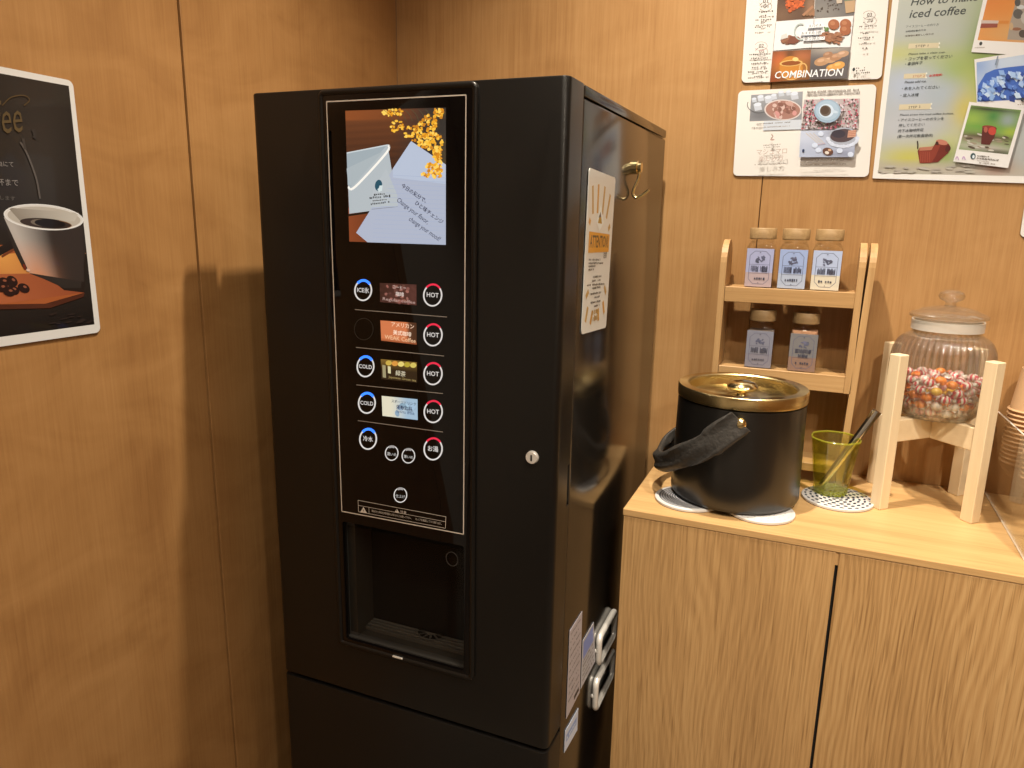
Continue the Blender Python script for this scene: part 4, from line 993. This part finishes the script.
c.ell(*mp_(668, 492), 5.4, 3.8, pc(104, 66, 50), 10, 16); c.ell(*mp_(662, 500), 2.2, 1.6, pc(232, 214, 190), 10, 12); c.ell(*mp_(680, 482), 1.8, 1.2, pc(216, 170, 130), 10, 12); c.ell(*mp_(502, 486), 1.2, 1.7, pc(50, 62, 90), 20, 10); c.greek(mp_(600, 448), mp_(650, 440), .0022, pc(206, 150, 136), 8)
c.greek(mp_(480, 568), mp_(780, 554), .0026, MD, 40); c.greek(mp_(482, 586), mp_(794, 580), .0026, MD, 40); c.greek(mp_(560, 552), mp_(740, 546), .0026, MD, 18)
c.curve([mp_(286, 376), mp_(296, 392), mp_(284, 402), mp_(300, 412)], .0016, pc(160, 120, 96)); c.ell(*mp_(292, 412), 2.2, .9, pc(196, 160, 140))
TN = pc(190, 160, 140)
c.greek(mp_(232, 456), mp_(350, 448), .0028, MD, 14); c.greek(mp_(228, 470), mp_(342, 463), .0026, MD, 16)
c.text('マシュマロ', mp_(186, 514), mp_(390, 504), TN, .0105); c.text('楽しみ方', mp_(200, 558), mp_(366, 548), TN, .0105); c.greek(mp_(172, 586), mp_(384, 578), .0028, MD, 20)
meta(c.build('marshmallow_card', M['gloss_print']), 'cream wall card with marshmallow and coffee cup photos, above the rack', 'poster')
# --- iced coffee poster
c = Art(back, (0, -1, 0), .0015); pB = [(899, -60), (1110, -78), (1076, 185), (872.4, 178.4)]
c.slab(pB, .0018, pc(243, 230, 208), 0, pc(220, 205, 180))
def ip(x, y): return (870 + x / 8.533, y / 8.533)
def ip2(x, y): return (870 + x / 7.683, 80 + y / 7.683)
IQ = [(905, -52), (1100, -70), (1066, 177), (877.8, 173.6)]
def faded(f):
    def g(a_, b_):
        k = f(a_, b_); m = sum(k[:3]) / 3; return mixc(k, (m, m, m * .92, 1), .28)
    return g
c.grid(IQ, 40, 44, faded(blobs(pc(176, 178, 168), [(.5, .05, .8, .25, pc(196, 196, 160)), (.05, .48, .16, .05, pc(204, 196, 70)), (.3, .5, .25, .06, pc(180, 186, 120)), (.36, .55, .12, .06, pc(160, 182, 86)), (.46, .60, .10, .16, pc(178, 190, 60)), (.48, .44, .08, .10, pc(120, 150, 50)), (.10, .62, .14, .10, pc(172, 184, 200)), (.30, .66, .12, .06, pc(166, 180, 186)),
    (.42, .73, .08, .09, pc(216, 190, 44)), (.36, .86, .10, .05, pc(200, 196, 110)), (.10, .80, .2, .10, pc(186, 186, 186)), (.16, .93, .18, .06, pc(206, 192, 30)), (.34, .92, .07, .05, pc(150, 168, 60)), (.05, .97, .6, .018, pc(176, 160, 130)), (.5, .985, .6, .03, pc(190, 172, 146)), (.6, .3, .2, .2, pc(150, 170, 80)), (.62, .95, .08, .05, pc(170, 110, 84))])))
INKP = pc(62, 66, 62)
c.text('How to make', ip(345, 52), ip(918, 8), INKP, .0125, .18, .012); c.text('iced coffee', ip(332, 158), ip(812, 124), INKP, .0145, .18, .012)
c.text('アイスコーヒーの作り方', ip(305, 242), ip(585, 222), INKP); c.text('冰咖啡的製作方法', ip(300, 280), ip(474, 266), INKP, .0034, bold=.02); c.text('冰咖啡の美味しい作り方', ip(296, 318), ip(540, 300), pc(90, 76, 60), .0034, bold=.02)
BAN = pc(216, 196, 154)
def banner(p, x0_, x1_, y_, st_, tx0, tx1, col):
    c.poly([p(x0_, y_ - 22), p(x1_, y_ - 30), p(x1_ - 8, y_ + 14), p(x0_ - 6, y_ + 20)], BAN); c.ell(*p(x1_, y_ - 26), .8, 1, pc(236, 224, 196), 0, 10); c.ell(*p(x1_ - 4, y_ + 8), .8, 1, pc(236, 224, 196), 0, 10)
    c.text(st_, p(tx0, y_ + 10), p(tx1, y_ + 4), col, .0040)
banner(ip, 330, 590, 398, 'STEP 1', 385, 494, INKP); banner(ip, 290, 480, 655, 'STEP 2', 362, 466, pc(190, 110, 80)); c.text('・冰涼配料', ip(480, 660), ip(616, 648), pc(206, 60, 50), .0042, bold=.02); banner(ip2, 225, 470, 212, 'STEP 3', 294, 384, INKP)
for (p, st_, x0_, y0_, x1_, y1_, h) in ((ip, 'Please take a clear cup.', 326, 472, 640, 454, .0040), (ip, '・コップを取ってください', 300, 520, 698, 494, None), (ip, '・拿個杯子', 296, 562, 446, 550, None), (ip, 'Please add ice.', 294, 714, 478, 704, .0040),
        (ip2, '・氷を入れてください', 242, 80, 530, 66, None), (ip2, '・放入冰塊', 232, 132, 370, 126, None), (ip2, 'Please press the iced coffee button.', 228, 276, 640, 264, .0040), (ip2, '・アイスコーヒーのボタンを', 214, 320, 564, 308, None), (ip2, '押してください', 218, 362, 416, 352, None), (ip2, '按下冰咖啡按鈕', 212, 404, 408, 394, None), (ip2, '(第一次按可無償提供)', 206, 446, 480, 436, None)):
    c.text(st_, p(x0_, y0_), p(x1_, y1_), INKP, h, .1, .006)
# log-shaped chocolate on the stone ledge
c.poly([ip2(364, 548), ip2(380, 640), ip2(450, 640), ip2(520, 632), ip2(600, 560), ip2(614, 510), ip2(600, 490), ip2(540, 470), ip2(505, 480), ip2(480, 520), ip2(380, 520)], pc(112, 34, 22))
c.poly([ip2(372, 545), ip2(470, 545), ip2(500, 500), ip2(540, 500), ip2(500, 590), ip2(470, 636), ip2(380, 640)], pc(140, 52, 34)); c.poly([ip2(380, 520), ip2(470, 512), ip2(490, 505), ip2(470, 540), ip2(376, 545)], pc(186, 116, 84)); c.ell(*ip2(550, 480), 6, 2.6, pc(196, 120, 92), 12, 16); c.ell(*ip2(596, 530), 2.6, 3.4, pc(84, 22, 16), 30, 14); c.curve([ip2(362, 470), ip2(366, 500), ip2(364, 530)], .0022, pc(50, 34, 24)); c.ell(*ip2(513, 488), 1.6, 2, pc(70, 26, 18), 0, 10)
for k in range(5): c.line(ip2(390 + 16 * k, 556), ip2(384 + 18 * k, 634), .0008, pc(166, 78, 54))
for k in range(26): x = R.uniform(70, 820); c.ell(*ip2(x, R.uniform(660, 712)), R.uniform(2, 6), R.uniform(.5, 1.2), rc(pc(186, 172, 150), .15), R.uniform(-8, 8), 10)
# three instant photos laid over the poster's print
PH = pc(240, 228, 210)
def instant(quad, pic, nx, ny, fn): c.poly(quad, PH); c.grid(pic, nx, ny, fn)
def ep(x, y): return (944 + x / 9.6, y / 9.6)
instant([(994, -50), (1098, -40), (1075, 59), (970.8, 52.6)], [(998, -46), (1090, -38), (1072, 46), (977.0, 40.6)], 16, 14, blobs(pc(226, 142, 62), [(.0, .2, .3, .5, pc(216, 120, 56)), (.5, .9, .5, .15, pc(214, 160, 96)), (.42, .4, .06, .6, pc(220, 166, 120))]))
c.poly([ep(630, 220), ep(690, 0), ep(800, 0), ep(800, 395), ep(600, 385)], pc(166, 148, 126)); 
for (x, y, rx, ry, col) in ((730, 75, 4, 2.2, (206, 200, 186)), (705, 140, 5, 5, (96, 88, 78)), (700, 30, 3, 4, (84, 80, 74)), (750, 330, 4, 4, (84, 70, 60)), (690, 285, 5, 1.6, (150, 96, 66)), (770, 180, 4, 6, (190, 176, 156)), (640, 260, 2, 4, (196, 160, 116))): c.ell(*ep(x, y), rx, ry, pc(*col), 0, 14)
c.poly([ep(352, 232), ep(510, 232), ep(505, 270), ep(342, 275)], pc(150, 74, 56)); c.poly([ep(352, 200), ep(520, 205), ep(512, 232), ep(352, 232)], pc(206, 180, 160)); c.poly([ep(524, 205), ep(620, 205), ep(612, 236), ep(520, 234)], pc(216, 132, 56))
c.ell(*ep(348, 424), 1.5, 2, pc(54, 58, 56), 20, 12); c.greek(ep(290, 470), ep(384, 468), .002, MD, 10)
instant([(973.8, 60), (1060, 46), (1070, 112), (977, 116.8)], [(976.0, 63), (1056, 50), (1062, 98), (976.6, 102.3)], 14, 10, blobs(pc(176, 190, 206), [(.4, .1, .6, .3, pc(206, 212, 214)), (.0, .1, .2, .3, pc(150, 170, 200))]))
c.poly([(977, 102.2), (977.6, 86), (985, 74), (994, 70), (1006, 68), (1024, 66), (1056, 60), (1062, 98)], pc(66, 104, 176))
for k in range(110):
    x = R.uniform(979, 1040); y = R.uniform(max(72, 92 - (x - 977) * .8), 99.5); s_ = R.uniform(2.2, 4.6); t = R.uniform(0, 90)
    c.ell(x, y, s_, s_ * .75, R.choice([pc(92, 130, 196), pc(150, 180, 216), pc(44, 80, 156), pc(206, 220, 234), pc(176, 200, 226), pc(34, 62, 130)]), t, 4)
c.line((997, 57), (994.5, 66), .0020, pc(130, 140, 150))
c.ell(1021.5, 100.2, 1.8, 2.2, pc(54, 60, 62), 10, 12); c.greek((1016.5, 106), (1040, 104.5), .002, MD, 10)
def jp(x, y): return (944 + x / 6.98, 70 + y / 6.98)
instant([jp(172, 226), jp(556, 276), jp(440, 686), jp(60, 640)], [jp(184, 250), jp(532, 284), jp(440, 592), jp(98, 556)], 20, 18, blobs(pc(120, 150, 70), [(.4, .06, .6, .05, pc(44, 40, 34)), (.1, .3, .2, .15, pc(150, 176, 70)), (.5, .2, .12, .12, pc(70, 130, 60)), (.8, .25, .15, .15, pc(150, 160, 150)), (.9, .5, .15, .1, pc(168, 180, 60)), (.4, .45, .4, .06, pc(110, 160, 60)), (.3, .72, .7, .08, pc(150, 130, 104)), (.5, .66, .6, .05, pc(84, 66, 44)), (.5, .9, .7, .10, pc(190, 176, 156)), (.8, .98, .4, .05, pc(50, 40, 34))]))
for k in range(24): p = inquad([jp(184, 250), jp(532, 284), jp(440, 592), jp(98, 556)], R.uniform(.05, .95), R.uniform(.62, .95)); c.ell(p[0], p[1], R.uniform(1.5, 4), R.uniform(.5, 1.1), R.choice([pc(206, 194, 172), pc(90, 74, 56), pc(160, 140, 112)]), R.uniform(0, 20), 10)
c.poly([jp(262, 400), jp(362, 408), jp(346, 470), jp(312, 526), jp(252, 520)], pc(92, 30, 26)); c.ell(*jp(310, 404), 7.2, 1.9, pc(140, 50, 40), 6, 20); c.ell(*jp(330, 430), 4, 4, pc(196, 66, 50), 0, 14); c.ell(*jp(285, 420), 2, 3, pc(176, 90, 70), 0, 10)
c.ell(*jp(197, 604), 2.6, 3.2, pc(60, 84, 84), 10, 18); c.ell(*jp(200, 608), 1.2, 1.8, pc(226, 226, 218), 10, 12)
c.greek(jp(226, 606), jp(310, 614), .0026, DK, 8); c.greek(jp(222, 624), jp(374, 640), .0036, DK, 14); c.greek(jp(224, 638), jp(310, 648), .0016, MD, 14); c.greek(jp(240, 654), jp(350, 664), .0022, MD, 14)
for x in (86, 132): c.curve([jp(x - 10, 626), jp(x, 606), jp(x + 12, 630)], .0014, pc(206, 160, 190))
meta(c.build('iced_coffee_poster', M['gloss_print']), 'large green and blue poster reading How to make iced coffee, upper right', 'poster')
# --- sliver of another card at the right edge
c = Art(back, (0, -1, 0), .0015); c.slab([(1025.5, 196), (1120, 194), (1112, 243), (1019.4, 236.8)], .0018, pc(238, 224, 200), .008, pc(150, 134, 110))
meta(c.build('laminated_card', M['gloss_print']), 'corner of a cream laminated card under the iced coffee poster', 'poster')
# --- dark coffee poster on the left wall
def left(u, v): return at(u, v, 0, XW)
c = Art(left, (1, 0, 0), .0015)
c.slab([(-70, 53), (71.2, 81), (99.2, 332), (-70, 356.5)], .0016, pc(236, 222, 200), .008, pc(206, 186, 156))
LQ = [(-70, 61), (67.2, 86.0), (93.0, 324.2), (-70, 346)]
LPX = lambda x, y: (x / 5.48, 60 + y / 5.48)
L2 = lambda x, y: (x / 4.8, 190 + y / 4.8)
def lbg(a_, b_):
    k = pc(42, 33, 25); k = mixc(k, pc(56, 46, 36), math.exp(-(((a_ - .75) / .2) ** 2 + ((b_ - .3) / .25) ** 2)))
    return mixc(k, pc(28, 20, 15), (b_ - .86) * 8)
c.grid(LQ, 20, 24, lbg)
TBL = [(-70, 246), L2(70, 262), L2(260, 380), L2(398, 492), L2(210, 545), L2(0, 548), (-70, 304)]
c.poly(TBL, pc(176, 92, 44)); 
c.grid([(-70, 262), L2(90, 300), L2(200, 410), (-70, 290)], 14, 6, lambda a_, b_: mixc(pc(196, 112, 54), pc(236, 160, 76), math.exp(-((a_ - .75) / .3) ** 2) * (1 - b_ * .6)))
c.grid([(-70, 275), L2(140, 400), L2(398, 492), L2(0, 546)], 10, 4, lambda a_, b_: mixc(pc(196, 108, 60), pc(150, 72, 40), a_ * .6 + b_ * .3))
c.line(L2(-20, 300), L2(60, 256), .010, pc(36, 26, 20)); c.line(L2(0, 320), L2(64, 282), .003, pc(120, 60, 30))
c.poly([L2(140, 400), L2(250, 440), L2(300, 480), L2(398, 492), L2(404, 300), L2(300, 380)], pc(40, 28, 20))
c.poly([L2(376, 290), L2(406, 304), L2(376, 316)], pc(226, 150, 90))
cupq = [L2(12, 140), L2(392, 150), L2(330, 460), L2(130, 396)]
def cupc(a_, b_):
    k = mixc(pc(196, 180, 160), pc(58, 46, 38), (a_ - .08) * 2.1); return mixc(k, pc(226, 140, 84), max(0, b_ - .35) * 1.2 * math.exp(-((a_ - .15) / .3) ** 2))
c.poly([L2(9, 118), L2(22, 180), L2(60, 290), L2(100, 370), L2(140, 402), L2(200, 425), L2(300, 470), L2(380, 470), L2(402, 300), L2(392, 150)], pc(52, 42, 34))
c.grid([L2(10, 130), L2(388, 170), L2(396, 440), L2(134, 398)], 24, 14, cupc)
c.ell(*L2(201, 130), 40.0, 12.6, pc(236, 222, 200), 5, 48); c.ell(*L2(203, 132), 36.6, 10.6, pc(196, 180, 156), 5, 44); c.grid([L2(30, 84), L2(370, 110), L2(350, 150), L2(90, 150)], 6, 3, lambda a_, b_: mixc(pc(150, 134, 112), pc(206, 192, 168), a_))
c.ell(*L2(212, 160), 26.0, 5.0, pc(60, 44, 34), 5, 40); c.ell(*L2(210, 158), 15, 3.8, pc(120, 104, 84), 5, 24); c.ell(*L2(232, 160), 15.6, 4.2, pc(26, 18, 14), 5, 24); c.ring(*L2(212, 160), 26.0, 5.0, .7, pc(140, 92, 50), 300, 360 + 30, rot=5)
c.ring(*L2(201, 130), 40.2, 12.8, 1.2, pc(244, 232, 212), 0, 360, rot=5)
for (x, y, t) in ((8, 440, 10), (50, 436, 40), (20, 470, -10), (55, 480, 20), (105, 470, 25), (0, 468, 0), (36, 488, 10)):
    c.ell(*L2(x, y), 6.4, 4.4, pc(44, 22, 16), t, 16); c.ell(*L2(x + 6, y - 6), 2.0, 1.2, pc(150, 84, 56), t, 10)
c.ell(*L2(108, 368), 1.4, 3.2, pc(120, 44, 22), -20, 10); c.ell(*L2(126, 384), 2, 1.4, pc(236, 190, 160), 20, 10)
c.poly([(-70, 304), L2(0, 548), L2(210, 545), L2(398, 492), L2(392, 512), L2(230, 566), L2(0, 572), (-70, 312)], pc(84, 40, 22))
for k in range(14): c.ell(*L2(R.uniform(240, 430), R.uniform(590, 640)), R.uniform(2, 5), .8, pc(50, 36, 28), -10, 8)
GD = pc(98, 76, 44)
c.text('Coffee', (-40, 137), (24, 131.5), GD, .040, .5); c.curve([LPX(0, 250), LPX(50, 205), LPX(120, 195), LPX(150, 220), LPX(120, 250)], .0014, pc(88, 66, 36))
SM = pc(150, 136, 120)
c.curve([LPX(100, 450), LPX(130, 500), LPX(160, 570), LPX(190, 660), LPX(208, 760)], .0026, pc(96, 84, 72)); c.curve([LPX(115, 430), LPX(122, 470), LPX(128, 490)], .0035, pc(70, 60, 50)); c.curve([LPX(170, 380), LPX(180, 410), LPX(176, 430)], .005, pc(58, 50, 42))
c.text('ご自由にて', (-16, 165.2), (11.5, 166.6), SM); c.text('お一人様一杯まで', (-44, 183.2), (16.5, 185.6), SM); c.text('お願いします', (-20, 198.2), (13, 200.4), pc(110, 98, 84), .0055)
meta(c.build('coffee_poster', M['gloss_print']), 'dark poster of a white coffee cup on the left wall', 'poster')
